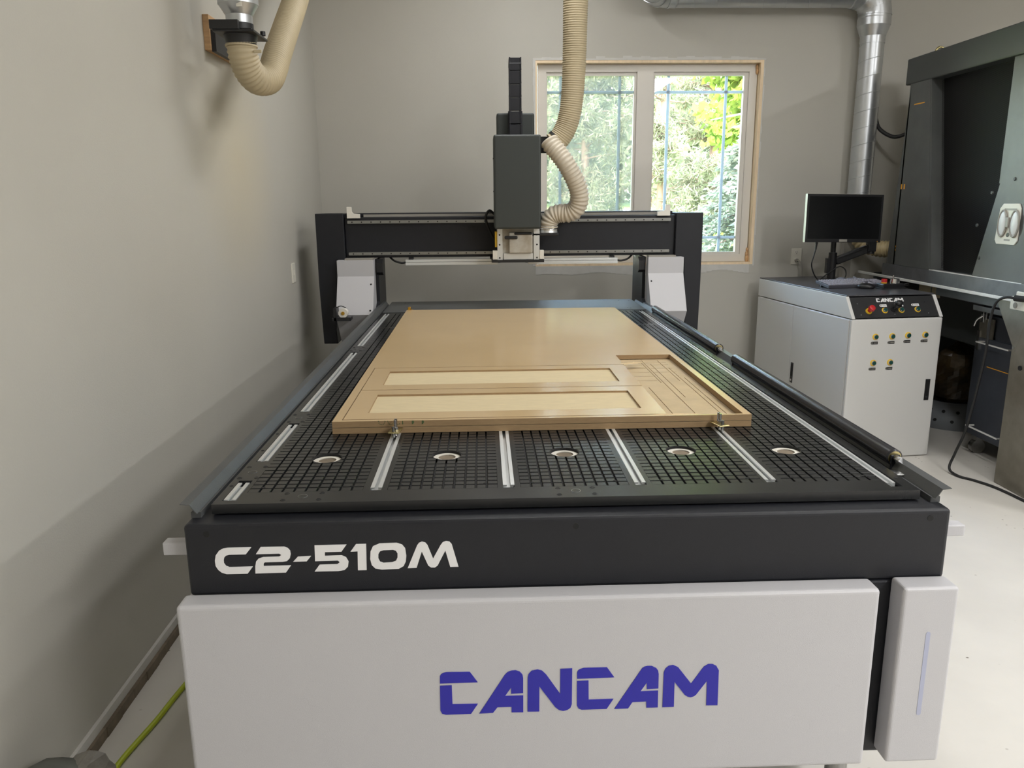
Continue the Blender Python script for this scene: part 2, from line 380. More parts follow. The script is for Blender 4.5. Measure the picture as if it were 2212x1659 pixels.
# outlines of the lettering on the machine (metres on the panels)
LET_BRAND = [[[-0.3055,0.5623],[-0.305,0.5808],[-0.3025,0.5856],[-0.2965,0.5891],[-0.2899,0.5903],[-0.238,0.5894],[-0.2206,0.5626]],[[-0.3057,0.5564],[-0.2793,0.5567],[-0.2788,0.5084],[-0.2213,0.5076],[-0.2371,0.4824],[-0.2944,0.4821],[-0.3027,0.485],[-0.3064,0.4931]],[[-0.2184,0.4825],[-0.1589,0.5799],[-0.1532,0.586],[-0.1449,0.5895],[-0.135,0.5903],[-0.1251,0.5862],[-0.1195,0.5787],[-0.1179,0.5693],[-0.1181,0.532],[-0.1454,0.531],[-0.1453,0.5467],[-0.1594,0.5255],[-0.1178,0.5256],[-0.118,0.4825],[-0.1448,0.4831],[-0.1447,0.4975],[-0.1768,0.4974],[-0.187,0.4833]],[[-0.1083,0.4837],[-0.1076,0.5709],[-0.1053,0.5801],[-0.0986,0.588],[-0.0854,0.5905],[-0.0754,0.5876],[-0.0655,0.5769],[-0.0336,0.5266],[-0.0337,0.5904],[-0.0068,0.591],[-0.0069,0.5],[-0.0099,0.4906],[-0.0166,0.4852],[-0.0266,0.4829],[-0.0367,0.4859],[-0.0452,0.4937],[-0.0811,0.5476],[-0.0814,0.4832]],[[0.0045,0.5643],[0.0046,0.5803],[0.0069,0.5858],[0.0109,0.5886],[0.0191,0.5913],[0.0721,0.5912],[0.0893,0.5653]],[[0.0045,0.5583],[0.0306,0.559],[0.0316,0.5097],[0.0884,0.5101],[0.0734,0.4848],[0.0154,0.4845],[0.0087,0.4881],[0.0049,0.4958]],[[0.091,0.4842],[0.1526,0.5868],[0.1575,0.59],[0.1642,0.5916],[0.1742,0.5913],[0.1844,0.5858],[0.189,0.5793],[0.1906,0.5707],[0.1912,0.5335],[0.1646,0.5329],[0.1641,0.5495],[0.15,0.5273],[0.1907,0.5279],[0.1912,0.4846],[0.1651,0.4848],[0.1642,0.5008],[0.1322,0.5003],[0.1228,0.4843]],[[0.202,0.4847],[0.2022,0.5741],[0.2053,0.5833],[0.2127,0.5905],[0.2227,0.5924],[0.2347,0.5861],[0.266,0.5435],[0.2934,0.5861],[0.3032,0.5921],[0.3133,0.5918],[0.322,0.5871],[0.3283,0.5757],[0.3298,0.4857],[0.3036,0.4862],[0.3022,0.5495],[0.2782,0.5141],[0.2732,0.5104],[0.2665,0.5084],[0.259,0.5105],[0.2527,0.5149],[0.2277,0.5493],[0.2285,0.4849]]]
LET_MODEL = [[[-0.7181,0.8758],[-0.7316,0.8591],[-0.7682,0.8592],[-0.7755,0.8571],[-0.7798,0.8525],[-0.7814,0.8463],[-0.7813,0.8393],[-0.7776,0.833],[-0.7701,0.8293],[-0.7183,0.8295],[-0.7311,0.8126],[-0.7776,0.8126],[-0.788,0.8164],[-0.7952,0.8233],[-0.8001,0.8328],[-0.8007,0.8456],[-0.7977,0.8584],[-0.7896,0.8694],[-0.78,0.8746],[-0.7703,0.8759]],[[-0.6975,0.8761],[-0.6459,0.8756],[-0.638,0.8719],[-0.6334,0.8659],[-0.6326,0.857],[-0.6354,0.8473],[-0.642,0.8408],[-0.6521,0.8392],[-0.6914,0.839],[-0.6942,0.8355],[-0.6946,0.8301],[-0.6338,0.8301],[-0.6461,0.8131],[-0.7139,0.8125],[-0.7129,0.8298],[-0.7102,0.8414],[-0.7043,0.8483],[-0.694,0.8519],[-0.6583,0.8522],[-0.6534,0.8556],[-0.6578,0.8592],[-0.7095,0.8589]],[[-0.6173,0.8508],[-0.5879,0.8516],[-0.5984,0.839],[-0.6285,0.8386]],[[-0.5787,0.877],[-0.5079,0.8772],[-0.52,0.8604],[-0.5569,0.8602],[-0.5574,0.8512],[-0.5204,0.8518],[-0.5107,0.8469],[-0.5055,0.8362],[-0.5076,0.8237],[-0.5152,0.816],[-0.5298,0.8136],[-0.5824,0.8138],[-0.5702,0.8304],[-0.5306,0.8306],[-0.525,0.8351],[-0.5291,0.8392],[-0.5797,0.8389]],[[-0.4868,0.8779],[-0.4645,0.8777],[-0.4662,0.8144],[-0.4857,0.8145],[-0.4841,0.8603],[-0.4999,0.8599]],[[-0.4347,0.8781],[-0.397,0.8788],[-0.3846,0.8742],[-0.3781,0.8651],[-0.3762,0.8467],[-0.3778,0.833],[-0.383,0.8221],[-0.3941,0.8157],[-0.4322,0.8147],[-0.4465,0.8178],[-0.4541,0.8263],[-0.457,0.8409],[-0.4554,0.8592],[-0.4494,0.8719]],[[-0.4265,0.8616],[-0.4049,0.8622],[-0.3985,0.8593],[-0.3955,0.853],[-0.3959,0.8432],[-0.3995,0.8355],[-0.4079,0.8322],[-0.4278,0.8311],[-0.4356,0.8344],[-0.4389,0.8424],[-0.4384,0.8521],[-0.4345,0.8591]],[[-0.3741,0.8167],[-0.3512,0.8714],[-0.3466,0.8776],[-0.3401,0.8801],[-0.3329,0.878],[-0.3281,0.8716],[-0.3164,0.8385],[-0.2992,0.8702],[-0.2936,0.8778],[-0.2863,0.8804],[-0.2788,0.8786],[-0.2739,0.8727],[-0.26,0.8174],[-0.2785,0.8174],[-0.2884,0.8574],[-0.3068,0.8213],[-0.3131,0.8167],[-0.3215,0.817],[-0.3278,0.8219],[-0.3412,0.8564],[-0.3541,0.817]]]

# ================================================================== the room
WX, WY, CZ = -1.41, 4.5, 3.7          # left wall, back wall, ceiling
RX, FY = 7.2, -9.0                    # right wall and wall behind the camera
struct(MB().box(WX - .2, RX + .2, FY - .2, WY + .2, -0.15, 0).build('floor', 'floor', base=False))
struct(MB().box(WX - .2, RX + .2, FY - .2, WY + .2, CZ, CZ + .15).build('ceiling', 'ceil', base=False))
struct(MB().box(WX - .2, WX, FY, WY + .2, 0, CZ).build('wall_left', 'walldust', base=False))
struct(MB().box(RX, RX + .2, FY, WY + .2, 0, CZ).build('wall_right', 'wall', base=False))
struct(MB().box(WX, RX, FY - .2, FY, 0, CZ).build('wall_front', 'wall', base=False))
OX0, OX1, OZ0, OZ1 = 0.215, 1.921, 1.126, 2.632      # window opening
wb = MB()
wb.box(WX, OX0, WY, WY + .2, 0, CZ); wb.box(OX1, RX, WY, WY + .2, 0, CZ)
wb.box(OX0, OX1, WY, WY + .2, 0, OZ0); wb.box(OX0, OX1, WY, WY + .2, OZ1, CZ)
struct(wb.build('wall_back', 'wall', base=False))
# rough plaster line round the opening
random.seed(3)
pt = MB()
for (x0, x1, z0, z1) in ((OX0 - .02, OX1 + .012, OZ1, OZ1 + .03), (OX0 - .022, OX0, OZ0, OZ1), (OX1, OX1 + .012, OZ0 - .01, OZ1)):
    n = 26
    for k in range(n):
        a = k / n; b = (k + 1) / n
        if x1 - x0 > z1 - z0: pt.box(x0 + (x1 - x0) * a, x0 + (x1 - x0) * b, WY - .0025, WY, z0, z0 + (z1 - z0) * random.uniform(.35, 1))
        else:
            ww = (x1 - x0) * random.uniform(.4, 1); xa = x0 if x0 >= OX1 else x1 - ww
            pt.box(xa, xa + ww, WY - .0025, WY, z0 + (z1 - z0) * a, z0 + (z1 - z0) * b)
for k in range(40):
    a = OX0 + 1.68 * k / 40; hgt = .035 + .05 * noise.noise(Vector((k * .13, 3, 1))) + .03
    pt.box(a, a + .0425, WY - .002, WY, OZ0 - max(.015, hgt), OZ0)
struct(pt.build('trim_1', 'plaster', base=False), 'rough plaster patch around the window opening')
bt = MB().box(WX, WX + .012, FY, WY, 0.035, 0.065, 0)
struct(bt.build('trim_2', 'plaster', base=False))
bl = MB(); n = 60
for k in range(n):
    y0 = -1.5 + k * .1; d = .022 + .018 * noise.noise(Vector((k * .37, 0, 0)))
    bl.box(WX, WX + max(.01, d), y0, y0 + .1, 0, .035 + .006 * noise.noise(Vector((k * .3, 5, 0))))
struct(bl.build('baseboard_left', 'conc', base=False), 'crumbled concrete edge where the left wall meets the floor')

# ------------------------------------------------------------------ window
win = bpy.data.objects.new('window_1', None); COL.objects.link(win); win.location = (1.07, WY, 1.13); BASE[win.name] = Matrix.Translation(win.location)
struct(win, 'white two-sash window in rough pine lining on the back wall')
jb = MB().box(OX1 - .022, OX1, WY, WY + .12, OZ0, OZ1); jb.build('lining_board', 'woodp', win)
MB().box(OX0, OX0 + .012, WY, WY + .12, OZ0, OZ1).build('lining_board', 'woodp', win)
MB().box(OX0 + .012, OX1 - .022, WY, WY + .12, OZ1 - .018, OZ1).build('lining_board', 'woodp', win)
MB().box(OX0 + .012, OX1 - .022, WY, WY + .12, OZ0, OZ0 + .016).build('lining_board', 'woodp', win)
FXa, FXb, FZa, FZb = .236, 1.893, OZ0 + .018, 2.612
fy0, fy1 = WY + .06, WY + .14
fr = MB()
fr.stepped([FXa, .30, .985, 1.108, 1.835, FXb], [FZa, 1.199, 2.56, FZb], lambda x, z: None if (.30 < x < .985 or 1.108 < x < 1.835) and 1.199 < z < 2.56 else 1, 0)
fr.v = [(x, fy1 - (fy1 - fy0) * z, y) for x, y, z in fr.v]
fr.build('window_frame', 'vinyl', win, bevel=.006)
for k, (a, b, c, d, g) in enumerate(((.30, .985, 1.199, 2.56, .02), (1.108, 1.835, 1.199, 2.56, .034))):
    s_ = MB(); x0, x1, z0, z1 = a + g * .4, b - g, c + .02, d - .026
    s_.stepped([a, x0, x1, b], [c, z0, z1, d], lambda x, z: None if x0 < x < x1 and z0 < z < z1 else 1, 0)
    s_.v = [(x, fy0 + .052 - .034 * z, y) for x, y, z in s_.v]
    so = s_.build('sash', 'vinyl', win, bevel=.003)
    MB().box(x0, x1, fy0 + .04, fy0 + .044, z0, z1).build('pane', 'glass', so)
    for gx in ((.411, .861), (1.232, 1.675))[k]:
        MB().box(gx - .0105, gx + .0105, fy0 + .045, fy0 + .053, z0, z1).build('grille_bar', 'grille_plastic', so)
    for gz in (2.42, 1.331):
        MB().box(x0, x1, fy0 + .0455, fy0 + .0525, gz - .0105, gz + .0105).build('grille_bar', 'grille_plastic', so)
    if k == 0: MB().box(x0, x1, fy0 + .018, fy0 + .0185, z0, z1).build('insect_screen', 'screenmesh', so)
# blobs of expanding foam in the right corners
fm = MB()
for (x, z, r) in ((1.888, 1.20, .022), (1.890, 1.17, .026), (1.889, 1.235, .016), (1.888, 2.56, .02), (1.886, 2.59, .018)): fm.sphere((x, WY + .052, z), r, 10, 6, sc=(.55, .7, 1.2))
fm.build('foam_blob', 'wood', win)

# ================================================================== CNC router
random.seed(11)
cnc = thing('cnc_router', 'large black and white flatbed router machine filling the middle of the room', 'machine', (0, 1.8, 0))
bed = MB()
bed.box(-.864, .864, -.054, 3.62, .759, .930); bed.build('bed_frame', 'black', cnc, bevel=.009, seg=3)
MB().box(-.80, .80, .02, 3.5, .30, .757).build('base_frame', 'black', cnc, bevel=.01)
MB().box(.62, .872, -.052, .30, .30, .757).build('corner_post', 'black', cnc, bevel=.006)
for (x, y) in ((-.74, .12), (.74, .12), (-.74, 1.8), (.74, 1.8), (-.74, 3.4), (.74, 3.4)):
    MB().cyl((x, y, .018), (x, y, .3), .028).cyl((x, y, 0), (x, y, .02), .06).build('levelling_foot', 'steel', cnc)
pl = MB().box(-.875, .687, -.114, -.053, .312, .766).build('front_panel', 'white', cnc, bevel=.010, seg=4)
bx = MB().box(.739, .867, -.114, -.053, .316, .767).build('corner_cover', 'white', cnc, bevel=.008, seg=4)
sl = []
for k in range(9): a = PI * k / 8; sl.append((.806 + .0052 * math.cos(a), .653 + .0052 * math.sin(a)))
for k in range(9): a = PI + PI * k / 8; sl.append((.8055 + .0052 * math.cos(a), .448 + .0052 * math.sin(a)))
MB().prism(sl, 1, -.1146, -.112).build('slot_window', 'slotblue' if 'slotblue' in M else 'greyp', bx)
XZ = lambda y: frame((0, y, 0), (1, 0, 0), (0, 0, 1))
lettering('brand_lettering', LET_BRAND, 'blue', pl, XZ(-.1145))
lettering('model_lettering', LET_MODEL, 'letter', cnc, XZ(-.0545))
for x in (-.814, .005, .816):
    MB().cyl((x, -.0546, .909), (x, -.05, .909), .0072, n=16).build('screw_hole', 'darkhole', cnc)
MB().box(-.936, -.86, .0, .032, .835, .866).build('end_stop_bar', 'white', cnc, bevel=.003)
MB().box(.86, .936, .0, .032, .838, .866).build('end_stop_bar', 'white', cnc, bevel=.003)
# guard flanges along both sides
for sgn in (-1, 1):
    prof = [(.842, .944), (.857, .966), (.878, .968), (.878, .9665), (.8575, .9645), (.844, .942)]
    g = MB().prism([(sgn * a, z) for a, z in prof], 1, -.022, 3.70)
    g.box(sgn * .838, sgn * .86, -.01, 3.69, .930, .9435)
    g.build('guard_flange', 'flange', cnc)

# vacuum bed slab with sunk plate fields and rail slots
PLX = [(-.757, -.487), (-.429, -.167), (-.113, .148), (.203, .473), (.523, .760)]
TRX = [-.4565, -.1405, .1765, .4945]
PY = [(.072, 2.565), (2.592, 3.132)]
slots = [(x - .014, x + .014, .072, 3.132) for x in TRX] + [(.757 + .004, .790, .026, 3.14)]
SEG = [(.022, .156), (.304, .672), (.812, 1.862), (2.018, 3.140)]
slots += [(-.7995, -.7675, a, b) for a, b in SEG]
xs = sorted(set([-.817, .817] + [v for p in PLX for v in p] + [v for q in slots for v in q[:2]]))
ys = sorted(set([0, 3.70] + [v for p in PY for v in p] + [v for q in slots for v in q[2:]]))
def slabz(x, y):
    for a, b, c, d in slots:
        if a < x < b and c < y < d: return ZT - .014
    for a, b in PLX:
        for c, d in PY:
            if a < x < b and c < y < d: return ZT - .010
    return ZT
MB().stepped(xs, ys, slabz, .9345).build('bed_slab', 'bed', cnc)
MB().box(-.79, .79, .03, 3.6, .9295, .936).build('shaded_gap_fill', 'darkhole', cnc)  # black fill standing in for the shaded gap under the slab
MB().box(-.817, .817, 3.17, 3.70, ZT, ZT + .0035).build('rear_plate', 'flange', cnc, bevel=.001)
# aluminium clamping rails
def rail(xc, y0, y1, w=.0275):
    r = MB(); h = ZT + .0006
    r.box(xc - w / 2, xc + w / 2, y0, y1, ZT - .0135, ZT - .010)
    r.box(xc - w / 2, xc - w / 2 + .0028, y0, y1, ZT - .010, h); r.box(xc + w / 2 - .0028, xc + w / 2, y0, y1, ZT - .010, h)
    r.box(xc - w / 2 + .0028, xc - .0046, y0, y1, h - .0036, h); r.box(xc + .0046, xc + w / 2 - .0028, y0, y1, h - .0036, h)
    return r.build('clamp_rail', 'alu', cnc)
for x in TRX: rail(x, .088, 3.12)
rail(.772, .050, 3.12, .022)
for a, b in SEG: rail(-.7835, a + .004, b - .016, .0275)
# bolts let into the slab
def bolt(x, y, r=.0062, big=False):
    b = MB()
    if big: b.cyl((x, y, ZT - .001), (x, y, ZT + .0006), .0115, n=18, mi=0); b.cyl((x, y, ZT), (x, y, ZT + .0008), .0100, n=18, mi=1)
    else: b.ring((x, y, ZT - .002), (0, 0, 1), r * .72, r, .0027, 14, 0); b.cyl((x, y, ZT - .002), (x, y, ZT + .0004), r * .72, n=12, mi=1)
    b.build('socket_bolt', ['steel' if big else 'bed', 'darkhole' if not big else 'bed'], cnc)
for cy in (.219, .734, 1.94):
    for x in (-.8055, -.7635):
        for dy in (-.042, .042): bolt(x, cy + dy)
    bolt(-.785, cy, big=True)
for cx in (-.6205, .016):
    for dx in (-.041, .041):
        for y in (.0205, .062): bolt(cx + dx, y)
    bolt(cx, .041, big=True)
for (x, y) in ((.803, .085), (-.808, .40), (-.808, .56), (-.808, .12), (.803, .30), (.803, .62), (.803, 1.0), (.803, 1.5), (.803, 2.0), (.803, 2.6), (.72, 3.62), (.785, 3.6), (.715, 3.25), (.73, 3.23), (.5, 3.25), (0.1, 3.25), (-.5, 3.25), (-.72, 3.62)): 
    MB().cyl((x, y, ZT - .001), (x, y, ZT + .0042 if y > 3.2 else ZT + .0005), .0045, n=10).build('screw_hole', 'darkhole', cnc)

# the gridded tiles: 300 nearest as pieces, the rest joined
PORTS = [(-.617, .322), (-.299, .330), (.019, .336), (.336, .333), (.621, .322)]
PR = .0405
pitch, gw = .0262, .0050
TH0, TH1 = ZT - .010, ZT
full = {}
def tile_mesh(wd, dp):
    key = (round(wd, 4), round(dp, 4))
    if key in full: return full[key]
    me = bpy.data.meshes.new('grid_tile'); a, b = wd / 2, dp / 2; c = .0008; h = TH1 - TH0
    v = [(-a, -b, 0), (a, -b, 0), (a, b, 0), (-a, b, 0), (-a, -b, h - c), (a, -b, h - c), (a, b, h - c), (-a, b, h - c), (-a + c, -b + c, h), (a - c, -b + c, h), (a - c, b - c, h), (-a + c, b - c, h)]
    f = [(8, 9, 10, 11)] + [(i, (i + 1) % 4, 4 + (i + 1) % 4, 4 + i) for i in range(4)] + [(4 + i, 4 + (i + 1) % 4, 8 + (i + 1) % 4, 8 + i) for i in range(4)]
    me.from_pydata(v, [], f); me.materials.append(M['bed']); full[key] = me; return me
def clip_tile(x0, x1, y0, y1, c, r):
    P = []; n = 16
    for (ax, ay, bx_, by_) in ((x0, y0, x1, y0), (x1, y0, x1, y1), (x1, y1, x0, y1), (x0, y1, x0, y0)):
        for k in range(n): t = k / n; P.append((ax + (bx_ - ax) * t, ay + (by_ - ay) * t))
    ins = [(p[0] - c[0]) ** 2 + (p[1] - c[1]) ** 2 < r * r for p in P]
    if all(ins): return None
    if not any(ins): return [(x0, y0), (x1, y0), (x1, y1), (x0, y1)]
    N = len(P); st = next(i for i in range(N) if not ins[i] and ins[i - 1]); poly = []; i = st; k = 0
    while k < N:
        j = (st + k) % N
        if not ins[j]:
            if j % n == 0 or ins[j - 1] or ins[(j + 1) % N]: poly.append(P[j])
            k += 1
        else:
            a = math.atan2(P[j - 1][1] - c[1], P[j - 1][0] - c[0])
            while k < N and ins[(st + k) % N]: k += 1
            e = P[(st + k) % N]; b = math.atan2(e[1] - c[1], e[0] - c[0]); d = (b - a + PI) % (2 * PI) - PI
            for q in range(0, 6): t = a + d * q / 5; poly.append((c[0] + r * math.cos(t), c[1] + r * math.sin(t)))
    return poly
cells = []
plates = []
for pi, (a, b) in enumerate(PLX):
    for (c, d) in PY:
        po = MB().box(a + .001, b - .001, c + .001, d - .001, ZT - .0099, ZT - .0090).build('vacuum_plate', 'groove', cnc); plates.append(po)
        nxc = round((b - a) / pitch); px = (b - a) / nxc; nyc = round((d - c) / pitch); py = (d - c) / nyc
        for j in range(nyc):
            for i in range(nxc):
                x0, x1 = a + i * px + gw / 2, a + (i + 1) * px - gw / 2; y0, y1 = c + j * py + .0025, c + (j + 1) * py - .0025
                if i == 0: x0 = a
                if i == nxc - 1: x1 = b
                if j == 0: y0 = c
                if j == nyc - 1: y1 = d
                if y0 > .62 and -.60 < (x0 + x1) / 2 < .565 and y0 < 2.95: continue        # out of sight under the boards
                cells.append((y0, x0, x1, y1, po))
cells.sort(key=lambda q: (q[0], abs(q[1])))
rest = MB(); cnt = 0
for (y0, x0, x1, y1, po) in cells:
    hit = None
    for p in PORTS:
        qx = min(max(p[0], x0), x1); qy = min(max(p[1], y0), y1)
        if (qx - p[0]) ** 2 + (qy - p[1]) ** 2 < PR * PR: hit = p
    if cnt < 300:
        if hit is None:
            o = bpy.data.objects.new('grid_tile', tile_mesh(x1 - x0, y1 - y0)); o.location = ((x0 + x1) / 2, (y0 + y1) / 2, TH0)
            COL.objects.link(o); o.parent = po
            BASE[o.name] = None; cnt += 1; continue
    poly = [(x0, y0), (x1, y0), (x1, y1), (x0, y1)] if hit is None else clip_tile(x0, x1, y0, y1, hit, PR)
    if poly and len(poly) > 2:
        if cnt < 300 and hit: MB().prism(poly, 2, TH0, TH1).build('grid_tile', 'bed', po); cnt += 1
        else: rest.prism(poly, 2, TH0, TH1)
ro = rest.build('grid_tile_field', 'bed', cnc, kind='stuff')
for (x, y) in PORTS:
    p = MB()
    p.ring((x, y, ZT - .0092), (0, 0, 1), .0385, .0405, .0088, 32, 1)
    p.ring((x, y, ZT - .0090), (0, 0, 1), .0235, .0375, .0018, 32, 0)
    p.ring((x, y, ZT - .0090), (0, 0, 1), .0235, .0265, .0032, 32, 0)
    for k in range(5):
        a = -PI / 2 + (k - 2) * PI / 5; T = Matrix.Translation((x, y, ZT - .009)) @ Matrix.Rotation(a, 4, 'Z'); p.box(.036, .0398, -.0025, .0025, .0005, .0045, 0, T)
    p.cyl((x, y, ZT - .0092), (x, y, ZT - .0088), .025, n=24, mi=2)
    p.build('vacuum_port', ['port', 'darkhole', 'conc'], cnc)
for pi, (a, b) in enumerate(PLX):
    for x in (a + .030, b - .03):
        for y in (.104, .60): MB().cyl((x, y, ZT - .001), (x, y, ZT + .0004), .0042, n=10).build('screw_hole', 'darkhole', cnc)

# side rollers
for (y0, y1) in ((.19, 1.50), (1.74, 3.09)):
    r = MB(); xc, zc, rr = .853, .972, .0215
    prof = [(y0, rr - .004), (y0 + .004, rr), (y1 - .004, rr), (y1, rr - .004)]
    for (ya, ra), (yb, rb) in zip(prof, prof[1:]): r.cyl((xc, ya, zc), (xc, yb, zc), ra, rb, 28, 0, caps=False)
    r.ring((xc, y0 + .001, zc), (0, 1, 0), .008, rr - .004, .004, 24, 1); r.ring((xc, y1 - .005, zc), (0, 1, 0), .008, rr - .004, .004, 24, 1)
    ro = r.build('side_roller', ['roller', 'zinc'], cnc)
    a = MB().cyl((xc, y0 - .028, zc), (xc, y0 + .02, zc), .0055, n=14).cyl((xc, y0 - .020, zc), (xc, y0 - .008, zc), .0105, n=6, smooth=False).cyl((xc, y1 - .02, zc), (xc, y1 + .028, zc), .0055, n=14).cyl((xc, y1 + .008, zc), (xc, y1 + .02, zc), .0105, n=6, smooth=False)
    a.build('roller_axle', 'chrome', ro)
    for yy in (y0 - .006, y1 + .001):
        MB().box(xc - .013, xc + .011, yy, yy + .005, .930, zc + .009).build('roller_bracket', 'black', cnc, bevel=.002)
MB().box(.822, .848, .125, .16, .944, .950).build('rail_stop', 'steel', cnc, bevel=.001)

# gantry
GY = 3.5
for sgn, top in ((-1, 1.553), (1, 1.541)):
    po = [(1.262, top), (1.083, top), (1.083, 1.262), (1.142, 1.258), (1.150, 1.0), (1.166, .80), (1.160, .712), (1.252, .712), (1.262, 1.1)] if sgn < 0 else [(1.241, top), (1.064, top), (1.064, 1.253), (1.125, 1.249), (1.138, .92), (1.150, .80), (1.145, .712), (1.236, .712), (1.241, 1.1)]
    MB().prism([(sgn * a, b) for a, b in po], 1, GY, GY + .36).build('gantry_column', 'black', cnc, bevel=.004)
    xa, xb = (-1.126, -.893) if sgn < 0 else (.873, 1.104)
    cv = MB().prism([(3.42, 1.262), (3.42, 1.160), (3.29, .930), (3.47, .70), (3.492, .70), (3.492, 1.262)], 0, xa, xb)
    cvo = cv.build('column_cover', 'white', cnc, bevel=.002)
    ix = xb - .018 if sgn < 0 else xa + .018
    for z, y in ((1.112, 3.393), (.955, 3.3035)): MB().cyl((ix, y - .004, z), (ix, y + .01, z), .0052, n=10).build('screw', 'darkhole', cvo)
    MB().box(xa + .05 if sgn < 0 else xa + .004, xb - .004 if sgn < 0 else xb - .05, 3.43, 3.5, 1.262, 1.273).build('cover_lip', 'greyp', cvo)
    e = (-.893, -.872) if sgn < 0 else (.852, .873)
    MB().prism([(3.50, 1.262), (3.50, .99), (3.42, .94), (3.46, .72), (3.84, .72), (3.84, 1.262)], 0, *e).build('carriage_plate', 'black', cnc)
    MB().prism([(3.505, 1.262), (3.47, 1.24), (3.47, 1.18), (3.505, 1.16)], 0, e[0] + (.01 if sgn < 0 else -.03), e[1] + (.03 if sgn < 0 else -.01)).build('sensor_block', 'blackp', cnc)
bm_ = MB().box(-1.081, 1.066, GY + .03, GY + .30, 1.270, 1.528)
bm_.box(-1.076, 1.061, GY + .10, GY + .30, 1.528, 1.553)
beam = bm_.build('gantry_beam', 'black', cnc, bevel=.004)
MB().box(-.966, .954, GY + .088, GY + .099, 1.529, 1.545).build('cable_tray', 'greyp', beam)
for z0, z1, xa, xb in ((1.489, 1.508, -1.059, 1.029), (1.288, 1.307, -1.060, 1.026)):
    r = MB().box(xa, xb, GY + .008, GY + .031, z0, z1, 0).box(xa, xb, GY + .002, GY + .009, z0 + .004, z1 - .004, 0)
    n = int((xb - xa - .05) / .0607)
    for k in range(n + 1):
        x = xa + .03 + k * .0607; r.cyl((x, GY + .0015, (z0 + z1) / 2), (x, GY + .004, (z0 + z1) / 2), .0042, n=10, mi=1)
    r.build('linear_rail', ['steel', 'darkhole'], beam)
for sgn, xo in ((-1, -1.060), (1, 1.024)):
    q = [(0, 1.523), (.082, 1.523), (.082, 1.549), (.042, 1.553), (.031, 1.562), (.029, 1.594), (0, 1.594)]
    MB().prism([(xo - sgn * a, b) for a, b in q], 1, GY + .005, GY + .03).build('chain_bracket', 'port', beam, bevel=.001)
for xa, xb in ((-.695, -.098), (.098, .684)):
    l = MB().box(xa, xb, GY - .02, GY + .02, 1.222, 1.240).box(xa, xb, GY - .017, GY + .02, 1.243, 1.258)
    lo = l.build('light_bar', 'alu', cnc, bevel=.001)
    MB().box(xa + .02, xb - .02, GY - .012, GY + .015, 1.2395, 1.2435).build('bar_core', 'greyp', lo)
    MB().box(xa + .02, xa + .05, GY - .01, GY + .04, 1.258, 1.271).box(xb - .05, xb - .02, GY - .01, GY + .04, 1.258, 1.271).build('bar_hanger', 'blackp', lo)
    e = xb if xa < 0 else xa
    dd = 1 if xa < 0 else -1
    MB().cyl((e, GY, 1.247), (e + dd * .016, GY, 1.247), .003, n=8).cyl((e, GY, 1.234), (e + dd * .016, GY, 1.234), .003, n=8).cyl((e, GY, 1.24), (e + dd * .006, GY, 1.24), .009, n=10).build('terminal_pin', 'blackp', lo)
    e = xa if xa < 0 else xb
    MB().tube(spline([(e, GY, 1.24), (e - dd * .03, GY, 1.238), (e - dd * .075, GY + .02, 1.25), (e - dd * .115, GY + .08, 1.275)]), .0065, 8).build('lead', 'rubber', lo)

# carriage, spindle covers, cable chain
cy0 = 3.25
ca = MB().box(-.104, .157, cy0 + .02, cy0 + .06, 1.262, 1.46, 0).box(-.104, -.072, cy0, cy0 + .021, 1.266, 1.46, 1).box(.120, .157, cy0, cy0 + .021, 1.266, 1.46, 1)
car = ca.build('tool_carriage', ['carriage', 'alu'], cnc, bevel=.001)
for x in (-.090, .141):
    for z in (1.28, 1.36, 1.42): MB().cyl((x, cy0 - .001, z), (x, cy0 + .004, z), .0052, n=10).build('screw', 'darkhole', car)
MB().box(-.032, .112, cy0 - .03, cy0 + .02, 1.31, 1.435).build('spindle_body', 'carriage', car, bevel=.006)
MB().box(-.066, .116, cy0 + .004, cy0 + .02, 1.268, 1.308).build('spindle_mount', 'alu', car, bevel=.002)
MB().box(-.060, .02, cy0 - .045, cy0 - .02, 1.395, 1.415).box(.0, .11, cy0 - .04, cy0 - .015, 1.42, 1.436).build('dust_arm', 'blackp', car, bevel=.006)
MB().box(-.118, -.103, cy0 + .02, cy0 + .035, 1.345, 1.44).build('terminal_strip', 'yellow', car, bevel=.001)
for x0, x1 in ((-.133, -.104), (.157, .184)): MB().box(x0, x1, cy0 - .005, cy0 + .05, 1.270, 1.325).build('slider_block', 'port', car, bevel=.002)
MB().box(-.14, .185, cy0 - .01, GY + .03, 1.252, 1.268).build('carriage_foot', 'blackp', car)
MB().box(-.122, .159, 3.15, 3.40, 1.458, 2.004).build('spindle_cover', 'cover', cnc, bevel=.012, seg=3)
MB().box(-.098, .133, 3.36, 3.50, 1.30, 2.146).build('motor_cover', 'cover', cnc, bevel=.012, seg=3)
MB().box(-.104, .137, 3.44, GY + .032, 1.27, 1.55).build('carriage_back', 'black', cnc)
MB().tube(spline([(-.118, 3.45, 1.545), (-.15, 3.42, 1.565), (-.172, 3.41, 1.53), (-.165, 3.42, 1.48), (-.14, 3.44, 1.42), (-.115, 3.45, 1.38)]), .0085, 8).build('cable_loop', 'rubber', cnc)
for z in (1.68, 1.87): MB().cyl((-.126, 3.2, z), (-.118, 3.2, z), .004, n=8).build('screw', 'darkhole', cnc)
chn = MB().box(-.028, -.012, 3.30, 3.36, 1.99, 2.15).box(.041, .057, 3.30, 3.36, 1.99, 2.15).build('cable_chain', 'black', cnc)
zz = 2.00
